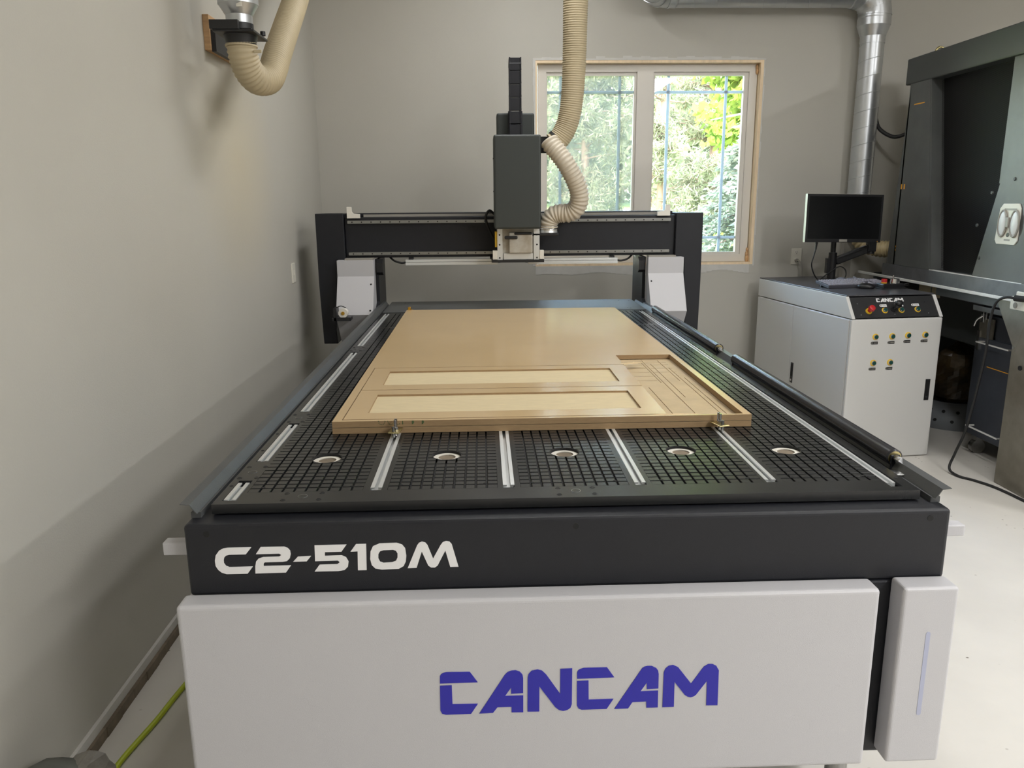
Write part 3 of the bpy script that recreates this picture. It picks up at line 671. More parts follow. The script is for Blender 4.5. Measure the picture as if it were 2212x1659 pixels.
for k in range(6):
    l = MB(); h = .0755; z0 = zz + k * h
    l.box(-.022, -.015, 3.276, 3.326, z0, z0 + h - .0012); l.box(.044, .051, 3.276, 3.326, z0, z0 + h - .0012)
    l.box(-.016, .045, 3.282, 3.287, z0 + .002, z0 + h - .004); l.box(-.016, .045, 3.318, 3.322, z0 + .012, z0 + h - .008); l.cyl((-.0235, 3.3, z0 + .01), (.0525, 3.3, z0 + .01), .006, n=10)
    l.build('chain_link', 'black', chn, bevel=.001)
for k in range(5):      # the chain folds over and runs down the back
    l = MB(); h = .0755; z0 = 2.38 - k * h
    l.box(-.020, -.013, 3.40, 3.45, z0, z0 + h - .003); l.box(.042, .049, 3.40, 3.45, z0, z0 + h - .003); l.box(-.014, .043, 3.405, 3.446, z0 + .012, z0 + h - .008)
    l.build('chain_link', 'black', chn, bevel=.001)
l = MB()
for k in range(6):
    a0, a1 = PI * k / 6, PI * (k + 1) / 6
    for x0, x1 in ((-.021, -.014), (.043, .050), (-.014, .043)):
        r0, r1 = (.036, .088) if x1 - x0 < .02 else (.078, .083)
        Q = [(3.363 - r * math.cos(a), 2.416 + r * .5 * math.sin(a)) for r, a in ((r0, a0), (r1, a0), (r1, a1), (r0, a1))]
        l.prism(Q, 0, x0, x1)
l.build('chain_bend', 'black', chn)
MB().prism([(.155, 2.0), (.20, 2.0), (.225, 1.985), (.225, 1.93), (.20, 1.905), (.155, 1.905)], 1, 3.27, 3.30).build('hose_bracket', 'blackp', cnc)
MB().box(.105, .275, 3.25, 3.36, 1.412, 1.43).build('dust_shoe_plate', 'blackp', cnc, bevel=.004)
MB().cyl((.216, 3.3, 1.43), (.216, 3.3, 1.452), .056, .052, 24).build('dust_port', 'alu', cnc)
lb = MB().box(-1.135, -1.02, 3.20, 3.28, .905, .928).box(-1.125, -1.105, 3.2, 3.29, .905, .985).build('wheel_bracket', 'blackp', cnc, bevel=.003)
MB().cyl((-1.066, 3.205, .953), (-1.066, 3.25, .953), .0285, n=28).build('lubricator_wheel', 'port', lb)
MB().cyl((-1.066, 3.200, .953), (-1.066, 3.21, .953), .011, n=16).build('wheel_hub', 'brass', lb)
MB().tube(spline([(-1.05, 3.23, .985), (-1.08, 3.22, .997), (-1.11, 3.22, .985), (-1.13, 3.25, .97)]), .003, 6).build('lead', 'rubber', lb)

# ================================================================== boards on the bed
SX, SY, STH = -.6433, .5449, .0038
TS = Matrix.Translation((SX, SY, 0)) @ Matrix.Rotation(STH, 4, 'Z')
SW, SL = 1.2446, 2.4638; Z1 = ZT + .0006; Z2 = ZT + .0182; Z3 = ZT + .0381
G = .0055
D1 = (.029, .994, .394 + G, .762); D2 = (.029, .994, .022, .394)
PK = (.997, 1.222, .010, .955)
xs = [0, .026, .029, .994, .997, 1.222, SW]; ys = [0, .010, .0165, .022, .394, .394 + G, .762, .767, .955, SL]
def sheetz(u, v):
    if PK[0] < u < PK[1] and PK[2] < v < PK[3]: return None
    if .026 < u < .997 and .0165 < v < .767: return None
    return Z3
class MF:
    edge = 1
    def __call__(s, u, v): return 0
sh = MB().stepped(xs, ys, sheetz, Z2 + .0017, 0, MF()); sh.xform(TS)
sheet = sh.build('mdf_sheet', ['mdf', 'mdfraw'])
tag(sheet, 'tan fibreboard sheet with two door shapes and an open pocket routed into it', 'board')
for (d, pn) in ((D1, (.093, .930, .472, .700)), (D2, (.0925, .932, .095, .328))):
    f = MB().stepped([d[0], pn[0], pn[1], d[1]], [d[2], pn[2], pn[3], d[3]], lambda u, v: Z3 - .0065 if pn[0] < u < pn[1] and pn[2] < v < pn[3] else Z3, Z2 + .0017, 0, type('F', (), {'edge': 1, '__call__': lambda s, u, v: 2 if pn[0] < u < pn[1] and pn[2] < v < pn[3] else 0})())
    f.xform(TS); f.build('door_blank', ['mdf', 'mdfraw', 'mdfedge'], sheet)
# green stamp on the front edge of the sheet (only the lower halves of the characters remain)
st = MB()
for (u, kind) in ((.145, 'o'), (.172, 'o'), (.192, 'c'), (.206, 'l'), (.236, 'd'), (.265, 'd')):
    if kind in 'oc':
        for k in range(7):
            a = PI + PI * k / 6
            if kind == 'c' and k > 4: continue
            st.box(u + .0095 * math.cos(a) - .0013, u + .0095 * math.cos(a) + .0013, -.0005, .0004, Z3 - .0008 + .0105 * math.sin(a) - .0012, Z3 - .0005 + .0105 * math.sin(a) + .0008)
    elif kind == 'l': st.box(u - .0013, u + .0013, -.0005, .0004, Z3 - .0115, Z3 - .0006)
    else: st.prism([(u - .003, Z3 - .0006), (u + .002, Z3 - .0006), (u + .0042, Z3 - .005), (u + .001, Z3 - .0108), (u - .003, Z3 - .0115)], 1, -.0005, .0004)
st.xform(TS); st.build('edge_stamp', 'ink', sheet)
# sawdust smears lying on the sheet
random.seed(5)
for k, (u, v, L, wd, an) in enumerate(((.985, .775, .10, .016, .25), (.93, .012, .17, .010, .03))):
    N = 14; top = [(u + L * (i / N) * math.cos(an), v + L * (i / N) * math.sin(an)) for i in range(N + 1)]; q = MB(); vv = []; ff = []
    for i, (a, b) in enumerate(top):
        t = i / N; hw = wd * math.sin(PI * min(1, t * .96 + .02)) * (1 + .5 * noise.noise(Vector((k * 3.1, i * .6, 0))))
        for s_, h_ in ((-1, .0), (-.4, .0007), (.4, .0009), (1, .0)): vv.append((a - math.sin(an) * hw * s_, b + math.cos(an) * hw * s_, Z3 + h_ * max(.15, math.sin(PI * t))))
    for i in range(N):
        for c in range(3): ff.append((4 * i + c, 4 * i + c + 1, 4 * i + c + 5, 4 * i + c + 4))
    q.add(vv, ff, 0, True); q.xform(TS); q.build('sawdust', 'dust', sheet)
# lower spoilboard with shallow score lines seen through the pocket
lines = []
def hl(u0, u1, v): lines.append((u0, u1, v - .0012, v + .0012))
def vl(u, v0, v1): lines.append((u - .0012, u + .0012, v0, v1))
for v in (.56, .63, .70, .77, .84, .875, .905): hl(1.004, 1.085, v)
for v in (.70, .77, .84, .88): hl(1.105, 1.19, v)
for u in (1.005, 1.09): vl(u, .52, .91)
for u, a, b in ((1.10, .02, .93), (1.122, .30, .86), (1.165, .55, .93), (1.178, .02, .78), (1.195, .02, .60), (1.03, .05, .45)): vl(u, a, b)
xs = sorted(set([0, SW] + [v for q in lines for v in q[:2]])); ys = sorted(set([0, SL] + [v for q in lines for v in q[2:]]))
notch = [(.176, .215, -.001, .06)]
def sz(u, v):
    for a, b, c, d in lines:
        if a < u < b and c < v < d: return Z2 - .0016
    return Z2
sp = MB().stepped(xs, ys, sz, Z1, 0, type('F', (), {'edge': 1, '__call__': lambda s, u, v: 0 if sz(u, v) == Z2 else 1})()); sp.xform(TS)
spo = sp.build('spoilboard', ['spoil', 'mdfraw']); tag(spo, 'plain fibreboard backing sheet lying flat under the routed one', 'board')
# hold-down clamps in the rails at the front edge of the boards
def clamp(x, y, label, rz, hz):
    t = thing('hold_down_clamp', label, 'clamp', (x, y, ZT + .0008), 'clamps at the front edge of the boards')
    T = Matrix.Translation((x, y, ZT)) @ Matrix.Rotation(rz, 4, 'Z')
    MB().box(-.017, .017, -.022, .034, hz, hz + .004, 0, T).build('clamp_plate', 'zinc', t, bevel=.002)
    MB().cyl(T @ Vector((0, .004, .0008)), T @ Vector((0, .004, hz + .034)), .0042, n=12).build('threaded_stud', 'chrome', t)
    MB().cyl(T @ Vector((0, .004, hz + .004)), T @ Vector((0, .004, hz + .012)), .0085, n=6, smooth=False).build('hex_nut', 'chrome', t)
    MB().cyl(T @ Vector((-.002, -.013, .0008)), T @ Vector((-.002, -.013, hz + .018)), .0046, n=12).build('support_pin', 'steel', t)
    MB().box(-.0045, .0045, .012, .0145, hz + .004, hz + .036, 0, T).build('wing_handle', 'chrome', t, bevel=.001)
    return t
clamp(TRX[0], .513, 'brass-toned clamp on the rail at the left end of the board edge', -.1, .014)
clamp(TRX[3] + .004, .516, 'brass-toned clamp with a slanted plate at the right end of the board edge', .28, .016)
bc = MB().box(-.645, -.618, 3.012, 3.03, ZT + .0003, ZT + .040).box(-.645, -.628, 2.995, 3.03, ZT + .0386, ZT + .056)
tag(bc.build('corner_stop', 'brass', bevel=.002), 'small brass stop at the far left corner of the fibreboard', 'stop')

# ================================================================== control cabinet
random.seed(21)
CO = Vector((2.052, 3.012, 0)); CTH = math.radians(6.0)
TC = Matrix.Translation(CO) @ Matrix.Rotation(CTH, 4, 'Z')
CWD, CDP = .606, 1.30
cab = thing('control_cabinet', 'pale grey steel control cabinet with a sloped black button console', 'cabinet', CO)
def cb(name, mats, mb, parent=None, **k):
    mb.xform(TC); return mb.build(name, mats, parent or cab, **k)
cb('cabinet_body', 'cab', MB().box(.006, CWD - .006, .025, CDP, .012, .897), bevel=.003)
cb('side_panel', 'cab', MB().box(.0, .02, .032, .735, .016, .893), bevel=.0025)
cb('side_panel', 'cab', MB().box(.0, .02, .738, CDP, .016, .893), bevel=.0025)
fd = cb('front_door', 'cab', MB().box(.0, CWD, .0, .024, .004, .899), bevel=.008, seg=3)
cb('door_latch', ['blackp', 'chrome', 'darkhole'], MB().box(.535, .566, -.003, .002, .372, .508, 0).box(.5405, .5605, -.0036, -.001, .42, .50, 2).cyl((.5505, -.0055, .393), (.5505, -.001, .393), .0085, n=14, mi=1), fd)
cb('side_latch', ['blackp', 'chrome', 'darkhole'], MB().box(-.003, .002, .680, .712, .352, .496, 0).box(-.0036, -.001, .685, .707, .40, .488, 2).cyl((-.005, .696, .372), (-.001, .696, .372), .008, n=14, mi=1))
head = [(.0, .903), (.092, 1.030), (CDP, 1.030), (CDP, .903)]
# upper case: two white cheeks with the black console between them
for x0, x1 in ((.0, .022), (CWD - .022, CWD)): cb('console_cheek', 'cab', MB().prism(head, 0, x0, x1), bevel=.002)
cb('console_body', 'console', MB().prism([(.008, .906), (.095, 1.024), (CDP - .01, 1.024), (CDP - .01, .906)], 0, .022, CWD - .022))
cb('worktop', 'cabtop', MB().box(.010, CWD - .006, .098, CDP + .012, 1.030, 1.038), bevel=.002)
# sloped console face
sd = Vector((0, .087, .118)).normalized(); snrm = Vector((0, -sd.z, sd.y))
TSL = TC @ frame((0, .008, .906), (1, 0, 0), sd)      # local x, up the slope, outwards
def sl_(name, mats, mb, parent=None, **k):
    mb.xform(TSL); return mb.build(name, mats, parent or cab, **k)
face = sl_('console_face', 'console', MB().box(.024, CWD - .024, .002, .143, -.001, .002))
def button(T, x, y, parent, r=.0155):
    b = MB().cyl((x, y, 0), (x, y, .006), r * 1.28, r * 1.2, 22, 0).cyl((x, y, .006), (x, y, .013), r, r * .92, 20, 1).cyl((x, y, .013), (x, y, .0165), r * .74, r * .68, 18, 2)
    b.xform(T); return b.build('push_button', ['yellow', 'chrome', 'green'], parent)
for (x, s) in ((.232, .048), (.343, .048), (.452, .049)): button(TSL, x, s, cab)
es = MB().cyl((.125, .046, 0), (.125, .046, .010), .021, .019, 24, 0).cyl((.125, .046, .010), (.125, .046, .034), .0115, n=18, mi=1).cyl((.125, .046, .034), (.125, .046, .050), .0205, .0185, 24, 1)
es.sphere((.125, .046, .048), .0187, 18, 8, 1, (1, 1, .3)); sl_('emergency_stop', ['yellow', 'red'], es)
js = MB().cyl((.288, .052, 0), (.288, .052, .016), .017, .013, 18).cyl((.288, .052, .016), (.296, .060, .05), .006, n=10).cyl((.296, .060, .036), (.300, .064, .052), .021, .024, 18).sphere((.302, .067, .060), .024, 16, 8, sc=(1, .8, .6))
sl_('jog_knob', 'blackp', js)
for (x, w_) in ((.231, .024), (.345, .021), (.446, .026)):
    pts = [(x - w_ + .007 * (1 - math.cos(a)), .083 + .0085 * math.sin(a)) for a in [PI / 2 + PI * k / 6 for k in range(7)]]
    pts = [(x - w_ + .0085 + .0085 * math.cos(a), .083 + .0085 * math.sin(a)) for a in [PI / 2 + PI * k / 6 for k in range(7)]] + [(x + w_, .0745), (x + w_, .0915)]
    lo = sl_('button_label', ['letter', 'greyp'], MB().prism(pts, 2, .002, .0024).cyl((x - w_ + .0095, .083, .0024), (x - w_ + .0095, .083, .0027), .0052, n=12, mi=1).box(x - w_ * .25, x + w_ * .75, .0812, .0848, .0024, .0027, 1))
for (x, y) in ((.064, .100), (.068, .022), (.291, .020), (.517, .022), (.514, .100)): sl_('console_screw', 'chrome', MB().cyl((x, y, .001), (x, y, .0032), .0032, n=10))
a = np.array([q for p in LET_BRAND for q in p]); lx0, lx1, ly0, ly1 = a[:, 0].min(), a[:, 0].max(), a[:, 1].min(), a[:, 1].max()
kx, ky = .182 / (lx1 - lx0), .027 / (ly1 - ly0)
lettering('console_lettering', [[(.196 + (x - lx0) * kx, .108 + (y - ly0) * ky) for x, y in p] for p in LET_BRAND], 'letter', cab, TSL @ Matrix.Translation((0, 0, .0026)), .0004)
TF = TC @ frame((0, 0, 0), (1, 0, 0), (0, 0, 1))      # front face: x, z, outwards
for (x, z) in ((.164, .790), (.275, .790), (.381, .793), (.497, .793), (.165, .626), (.278, .626)):
    button(TF, x, z, cab)
    pts = [(x - .026 + .0075 + .0085 * math.cos(a), z - .039 + .0085 * math.sin(a)) for a in [PI / 2 + PI * k / 6 for k in range(7)]] + [(x + .020, z - .0475), (x + .020, z - .0305)]
    b = MB().prism(pts, 2, -.0004, .0008).ring((x - .0185, z - .039, .0008), (0, 0, 1), .0035, .0055, .0004, 12, 1).box(x - .008, x + .017, z - .041, z - .037, .0008, .0012, 1); b.xform(TF); b.build('button_label', ['blackp', 'greyp'], cab)
for x in (.06, CWD - .06):
    for y in (.1, CDP - .1): cb('cabinet_foot', 'blackp', MB().cyl((x, y, 0), (x, y, .014), .022, n=14))

# monitor on its arm
def cl(x, y, z): return TC @ Vector((x, y, z))
WT = 1.0382
arm = thing('monitor_mount', 'black desk pole with a folding bracket at the back of the cabinet top', 'mount', cl(.42, 1.02, WT))
pb = cl(.425, 1.02, WT)
MB().box(pb.x - .05, pb.x + .05, pb.y - .04, pb.y + .04, WT, WT + .010).build('clamp_foot', 'blackp', arm, bevel=.003)
MB().cyl(pb, (pb.x, pb.y, WT + .50), .0185, n=20).build('pole', 'blackp', arm)
MB().cyl((pb.x, pb.y, WT + .01), (pb.x, pb.y, WT + .20), .029, n=20).box(pb.x - .046, pb.x - .02, pb.y - .02, pb.y + .02, WT + .05, WT + .16).build('pole_collar', 'blackp', arm, bevel=.003)
elb = Vector((pb.x + .262, pb.y - .03, WT + .235))
a1 = MB(); s0 = Vector((pb.x + .02, pb.y, WT + .135)); d = elb - s0
TA = frame(s0, d, (0, 1, 0)); a1.box(0, d.length, -.02, .02, -.028, .028, 0, TA).box(.02, d.length - .03, -.0215, .0215, .006, .030, 0, TA)
a1.build('lower_arm', 'blackp', arm, bevel=.008)
MB().cyl((elb.x, elb.y, elb.z - .045), (elb.x, elb.y, elb.z + .105), .029, n=20).box(elb.x - .03, elb.x + .03, elb.y - .03, elb.y + .02, elb.z - .03, elb.z + .11).build('arm_joint', 'blackp', arm, bevel=.006)
MON = Vector((pb.x - .035, pb.y - .215, 1.487))
s1 = Vector((elb.x - .01, elb.y - .02, elb.z + .09)); e1 = Vector((MON.x + .10, MON.y + .055, 1.43)); d = e1 - s1
TA = frame(s1, d, Vector((0, 1, 0)).cross(d).cross(d)); MB().box(0, d.length, -.022, .022, -.03, .03, 0, TA).build('upper_arm', 'blackp', arm, bevel=.008)
MB().box(MON.x - .06, MON.x + .12, MON.y + .034, MON.y + .06, 1.40, 1.53).build('vesa_plate', 'blackp', arm, bevel=.004)
mo = thing('monitor', 'flat black computer monitor with a dark screen above the cabinet', 'monitor', (MON.x, MON.y, 1.33))
TM = Matrix.Translation(MON) @ Matrix.Rotation(math.radians(4), 4, 'Z') @ Matrix.Rotation(math.radians(1.0), 4, 'Y') @ Matrix.Rotation(math.radians(-3), 4, 'X')
mw, mh = .279, .165
q = MB().box(-mw, mw, -.004, .028, -mh, mh); q.xform(TM); case = q.build('monitor_case', 'blackp', mo, bevel=.003)
q = MB().box(-mw + .016, mw - .016, -.0046, -.003, -mh + .024, mh - .016); q.xform(TM); q.build('display', 'screen', mo)
q = MB().box(-mw - .001, -mw + .001, -.003, .026, -mh, mh).box(-mw, mw, -.003, .026, mh - .001, mh + .001); q.xform(TM); q.build('silver_edge', 'greyp', mo)
q = MB().box(-.028, .03, -.0048, -.003, -mh + .004, -mh + .021); q.xform(TM); q.build('badge', 'greyp', mo)
q = MB().cyl((mw - .025, -.0055, -mh + .008), (mw - .025, -.003, -mh + .008), .0028, n=10); q.xform(TM); q.build('power_button', 'label', mo)
p0 = TM @ Vector((-.185, .01, -mh))
cbp = spline([p0, p0 + Vector((0, 0, -.035)), p0 + Vector((-.012, 0, -.09)), p0 + Vector((-.020, .01, -.16)), (pb.x - .16, pb.y - .09, WT + .04), (pb.x - .12, pb.y - .08, WT + .012), (pb.x - .05, pb.y - .05, WT + .05), (pb.x + .03, pb.y - .05, WT + .10), (pb.x + .085, pb.y - .04, WT + .075), (pb.x + .075, pb.y - .06, WT + .02), (pb.x + .0, pb.y - .07, WT + .006)])
cbm = MB().tube(cbp, .0042, 8).cyl(p0, p0 + Vector((0, 0, -.012)), .009, n=10).cyl(p0 + Vector((0, 0, -.012)), p0 + Vector((-.003, 0, -.05)), .0075, .0055, 10)
tag(cbm.build('monitor_cable', 'rubber'), 'black cable looping from the monitor down to the cabinet top', 'cable')
# keyboard, mouse, pendant, bag
TK = TC @ Matrix.Translation((.098, .47, WT)) @ Matrix.Rotation(math.radians(4), 4, 'Z') @ Matrix.Rotation(math.radians(8), 4, 'X')
kb = thing('keyboard', 'dark grey keyboard with glare-pale keys lying on the cabinet top', 'keyboard', TC @ Vector((.34, .55, WT)))
q = MB().prism([(0, 0), (0, .020), (.16, .020), (.16, .0)], 0, 0, .455); q.xform(TK); q.build('keyboard_base', 'keyb', kb, bevel=.003)
for x in (.03, .42): q = MB().box(x, x + .02, .13, .15, -.024, .0); q.xform(TK); q.build('keyboard_foot', 'blackp', kb)
ks = MB()
for r_ in range(6):
    y = .012 + r_ * .0235
    segs = [(.010, 15, .0192)] if r_ else [(.010, 3, .0235)]
    x = .010
    if r_ == 0: lay = [.0235] * 3 + [.118] + [.0235] * 4
    else: lay = [.0192] * 15
    for wk in lay: ks.box(x + .0034, x + wk - .0034, y + .004, y + .0175, .0195, .0262); x += wk
    for k in range(3):
        if r_ in (0, 1, 3, 4, 5) and not (r_ == 1 and k != 1): ks.box(.309 + k * .0192, .309 + k * .0192 + .013, y + .004, y + .0175, .0195, .0262)
    for k in range(4):
        if r_ < 5: ks.box(.3705 + k * .0195, .3705 + k * .0195 + .013, y + .004, y + .0175, .0195, .0262)
ks.xform(TK); ks.build('keycaps', 'keyglare', kb, kind='stuff')
ms = thing('computer_mouse', 'small black mouse in front of the keyboard', 'mouse', TC @ Vector((.33, .42, WT)))
q = MB().sphere((0, 0, .012), 1, 18, 10, 0, (.033, .055, .026)); q.v = [(x, y, max(z, .0)) for x, y, z in q.v]; q.xform(TC @ Matrix.Translation((.335, .42, WT)) @ Matrix.Rotation(.9, 4, 'Z')); q.build('mouse_shell', 'blackp', ms)
q = MB().cyl((-.004, .026, .031), (.004, .026, .031), .009, n=14); q.xform(TC @ Matrix.Translation((.335, .42, WT)) @ Matrix.Rotation(.9, 4, 'Z')); q.build('scroll_wheel', 'chrome', ms)
hp = thing('hand_pendant', 'black handheld control box with a red button and a silver dial', 'remote control', TC @ Vector((.50, .40, WT)))
TP = TC @ Matrix.Translation((.425, .37, WT))
q = MB().box(0, .155, 0, .085, .0, .034); q.xform(TP); q.build('pendant_case', 'blackp', hp, bevel=.006)
q = MB().box(-.012, .165, -.01, .095, 0, .006); q.xform(TP); q.build('pendant_tray', 'rubber', hp, bevel=.002)
q = MB().cyl((.036, .05, .034), (.036, .05, .040), .018, n=20, mi=1).cyl((.036, .05, .040), (.036, .05, .062), .0185, .0175, 22, 0); q.xform(TP); q.build('red_button', ['red', 'yellow'], hp)
q = MB().cyl((.112, .05, .034), (.112, .05, .062), .030, .028, 24).cyl((.100, .05, .062), (.100, .05, .086), .005, n=10); q.xform(TP); q.build('jog_dial', 'chrome', hp)
q = MB().tube(spline([(.155, .03, .02), (.185, .02, .03), (.21, .05, .012), (.19, .10, .008), (.15, .13, .006)]), .005, 8); q.xform(TP); q.build('lead', 'rubber', hp)
# crumpled clear bag behind the keyboard
bgm = MB(); nx, ny = 16, 9; v = []; f = []
for i in range(nx + 1):
    for j in range(ny + 1):
        u, t = i / nx, j / ny; e = min(u, 1 - u, t, 1 - t)
        z = .004 + min(1, e * 5) * (.016 + .03 * noise.noise(Vector((u * 4.3, t * 3.1, 2))) + .02 * noise.noise(Vector((u * 11, t * 9, 7))))
        v.append(TC @ Vector((.37 + .22 * u + .02 * noise.noise(Vector((t * 4, 1, 0))), .76 + .18 * t + .02 * noise.noise(Vector((u * 4, 9, 0))), WT + max(.003, z))))
for i in range(nx):
    for j in range(ny): f.append((i * (ny + 1) + j, (i + 1) * (ny + 1) + j, (i + 1) * (ny + 1) + j + 1, i * (ny + 1) + j + 1))
bgm.add(v, f); bo = bgm.build('plastic_bag', 'clearbag'); so = bo.modifiers.new('solid', 'SOLIDIFY'); so.thickness = .002
tag(bo, 'crumpled clear plastic bag behind the keyboard', 'bag')

# ================================================================== wall fittings
op = thing('wall_outlet', 'ivory double socket plate on the back wall left of the cabinet', 'outlet', (2.266, WY, 1.12))
MB().box(2.226, 2.307, WY - .006, WY + .001, 1.120, 1.243).build('cover_plate', 'ivory', op, bevel=.002)
for z in (1.212, 1.153):
    s_ = MB().cyl((2.266, WY - .008, z), (2.266, WY - .005, z), .0175, n=22, mi=0)
    s_.box(2.258, 2.2605, WY - .0085, WY - .007, z + .001, z + .009, 1).box(2.2715, 2.274, WY - .0085, WY - .007, z + .001, z + .009, 1).cyl((2.266, WY - .0085, z - .008), (2.266, WY - .007, z - .008), .003, n=8, mi=1)
    s_.build('socket', ['ivory', 'darkhole'], op)
pc = MB().cyl((2.266, WY - .030, 1.153), (2.266, WY - .0086, 1.153), .013, .015, 14).tube(spline([(2.266, WY - .03, 1.153), (2.275, WY - .055, 1.150), (2.292, WY - .058, 1.11), (2.300, WY - .055, 1.04), (2.302, WY - .05, .8), (2.30, WY - .05, .3), (2.28, WY - .05, .006)]), .0055, 8)
tag(pc.build('power_cord', 'greyp'), 'grey power cord plugged into the lower wall socket', 'cord')
sw = thing('light_switch', 'ivory switch plate seen edge-on on the left wall', 'switch', (WX, 3.44, 1.125))
MB().box(WX - .001, WX + .007, 3.40, 3.48, 1.125, 1.247).build('cover_plate', 'ivory', sw, bevel=.002)
MB().box(WX + .006, WX + .011, 3.434, 3.446, 1.172, 1.200).build('toggle', 'ivory', sw)

# ================================================================== ducts on the back wall
du = thing('spiral_duct', 'galvanised spiral duct running along the ceiling line and down the back wall', 'duct', (2.66, 4.36, 1.3))
def spiral(p0, p1, r, pitch, parent, name):
    p0, p1 = Vector(p0), Vector(p1); L = (p1 - p0).length
    o = MB().cyl(p0, p1, r, n=40, caps=False).build(name, 'duct', parent)
    d = (p1 - p0) / L; a = d.orthogonal().normalized(); b = d.cross(a); n = 28; pts = []
    for k in range(int(L / pitch * n)): t = k / n; an = 2 * PI * t; pts.append(p0 + d * (t * pitch) + (a * math.cos(an) + b * math.sin(an)) * (r + .0006))
    MB().tube(pts, .0024, 5).build('lock_seam', 'duct', o); return o
vx, vy = 2.658, 4.36
spiral((vx, vy, 1.36), (vx, vy, 2.72), .083, .118, du, 'vertical_pipe')
MB().cyl((vx, vy, 2.715), (vx, vy, 2.765), .086, n=40).cyl((vx, vy, 2.765), (vx, vy, 2.835), .088, .112, 40).cyl((vx, vy, 2.835), (vx, vy, 2.885), .114, n=40).build('reducer', 'duct', du)
er = [(vx, vy, 2.88), (vx, vy, 2.93), (vx - .02, vy, 2.99), (vx - .07, vy, 3.045), (vx - .15, vy, 3.066), (vx - .19, vy, 3.066)]
ep = spline(er, 5); e = MB()
for k in range(len(ep) - 1): pass
e.tube(ep, .112, 36); eo = e.build('elbow', 'duct', du)
for k in range(3, len(ep) - 2, 5):
    t = (ep[k + 1] - ep[k - 1]).normalized(); MB().ring(ep[k] - t * .005, t, .110, .1165, .010, 36).build('elbow_seam', 'duct', eo)
spiral((vx - .18, vy, 3.066), (1.20, vy, 3.066), .106, .165, du, 'horizontal_pipe')
ep = spline([(1.21, vy, 3.066), (1.12, vy - .01, 3.068), (1.05, vy - .06, 3.075), (1.02, vy - .16, 3.10), (1.01, vy - .26, 3.16), (1.01, vy - .34, 3.3), (1.01, vy - .36, 3.5), (1.01, vy - .36, CZ)], 5)
e = MB().tube(ep, .109, 36); eo = e.build('elbow', 'duct', du)
for k in range(3, 22, 4):
    t = (ep[k + 1] - ep[k - 1]).normalized(); MB().ring(ep[k] - t * .006, t, .107, .1145, .012, 36).build('elbow_seam', 'duct', eo)
fl = corrugated(MB(), [(vx, vy, 1.40), (vx + .02, vy - .01, 1.33), (vx + .07, vy - .04, 1.275), (vx + .15, vy - .10, 1.25), (vx + .22, vy - .17, 1.25)], .064, .026, .009, 26)
tag(fl.build('flex_duct', 'tan'), 'tan ribbed flexible duct low behind the monitor', 'hose')

# blast gate, duct and hose on the left wall
ld = thing('wall_duct', 'short clear-grey duct with a tapered reducer above the black gate on the left wall', 'duct', (-1.20, 1.9, 2.4))
gx, gy = -1.196, 1.90
rd = MB().cyl((gx, gy, 2.352), (gx, gy, 2.385), .054, n=32).cyl((gx, gy, 2.385), (gx, gy, 2.425), .055, .080, 32).cyl((gx, gy, 2.425), (gx, gy, 2.46), .082, n=32).cyl((gx, gy, 2.46), (gx, gy, CZ), .080, n=32)
ro = rd.build('reducer', 'duct', ld)
MB().box(gx + .012, gx + .035, gy - .073, gy - .068, 2.405, 2.425).build('sticker', 'ivory', ro)
ga = thing('blast_gate', 'black plastic sliding gate fixed to a wood block on the left wall', 'valve', (gx, gy, 2.32))
MB().box(gx - .085, gx + .082, gy - .10, gy + .12, 2.305, 2.314).build('gate_plate', 'blackp', ga, bevel=.002)
MB().box(gx - .095, gx + .022, gy - .105, gy - .085, 2.314, 2.350).box(gx - .06, gx + .062, gy - .06, gy + .09, 2.314, 2.326).build('gate_rib', 'blackp', ga, bevel=.002)
MB().cyl((gx, gy, 2.265), (gx, gy, 2.306), .060, .070, 32).cyl((gx, gy, 2.320), (gx, gy, 2.352), .056, n=32).build('gate_collar', 'blackp', ga)
MB().cyl((gx + .078, gy + .06, 2.318), (gx + .078, gy + .06, 2.335), .011, n=14).build('gate_knob', 'blackp', ga)
MB().box(-1.382, -1.362, gy + .20, gy + .42, 2.28, 2.375).build('gate_bracket', 'blackp', ga)
wd = MB().box(WX, WX + .028, 2.088, 2.50, 2.284, 2.432)
tag(wd.build('wood_block', 'wood', bevel=.002), 'bare pine block screwed to the left wall behind the gate', 'block')
hs = thing('dust_hose', 'dusty tan ribbed hose curling down from the gate and back up by the left wall', 'hose', (-1.19, 2.0, 2.0))
corrugated(MB(), [(gx, gy, 2.285), (gx + .002, gy + .008, 2.230), (gx + .012, gy + .04, 2.175), (gx + .034, gy + .09, 2.145), (gx + .060, gy + .165, 2.158), (gx + .066, gy + .25, 2.215), (gx + .066, gy + .35, 2.295), (gx + .066, gy + .57, 2.455), (gx + .066, gy + .80, 2.62), (gx + .07, gy + 1.1, 2.86), (gx + .08, gy + 1.4, 3.15), (gx + .1, gy + 1.7, CZ)], .0635, .0155, .0055, 30).build('hose_tube', 'hose', hs)
MB().ring((gx, gy, 2.262), (0, 0, 1), .060, .066, .007, 32).box(gx + .058, gx + .088, gy - .03, gy - .022, 2.235, 2.247).build('hose_clamp', 'hose', hs)
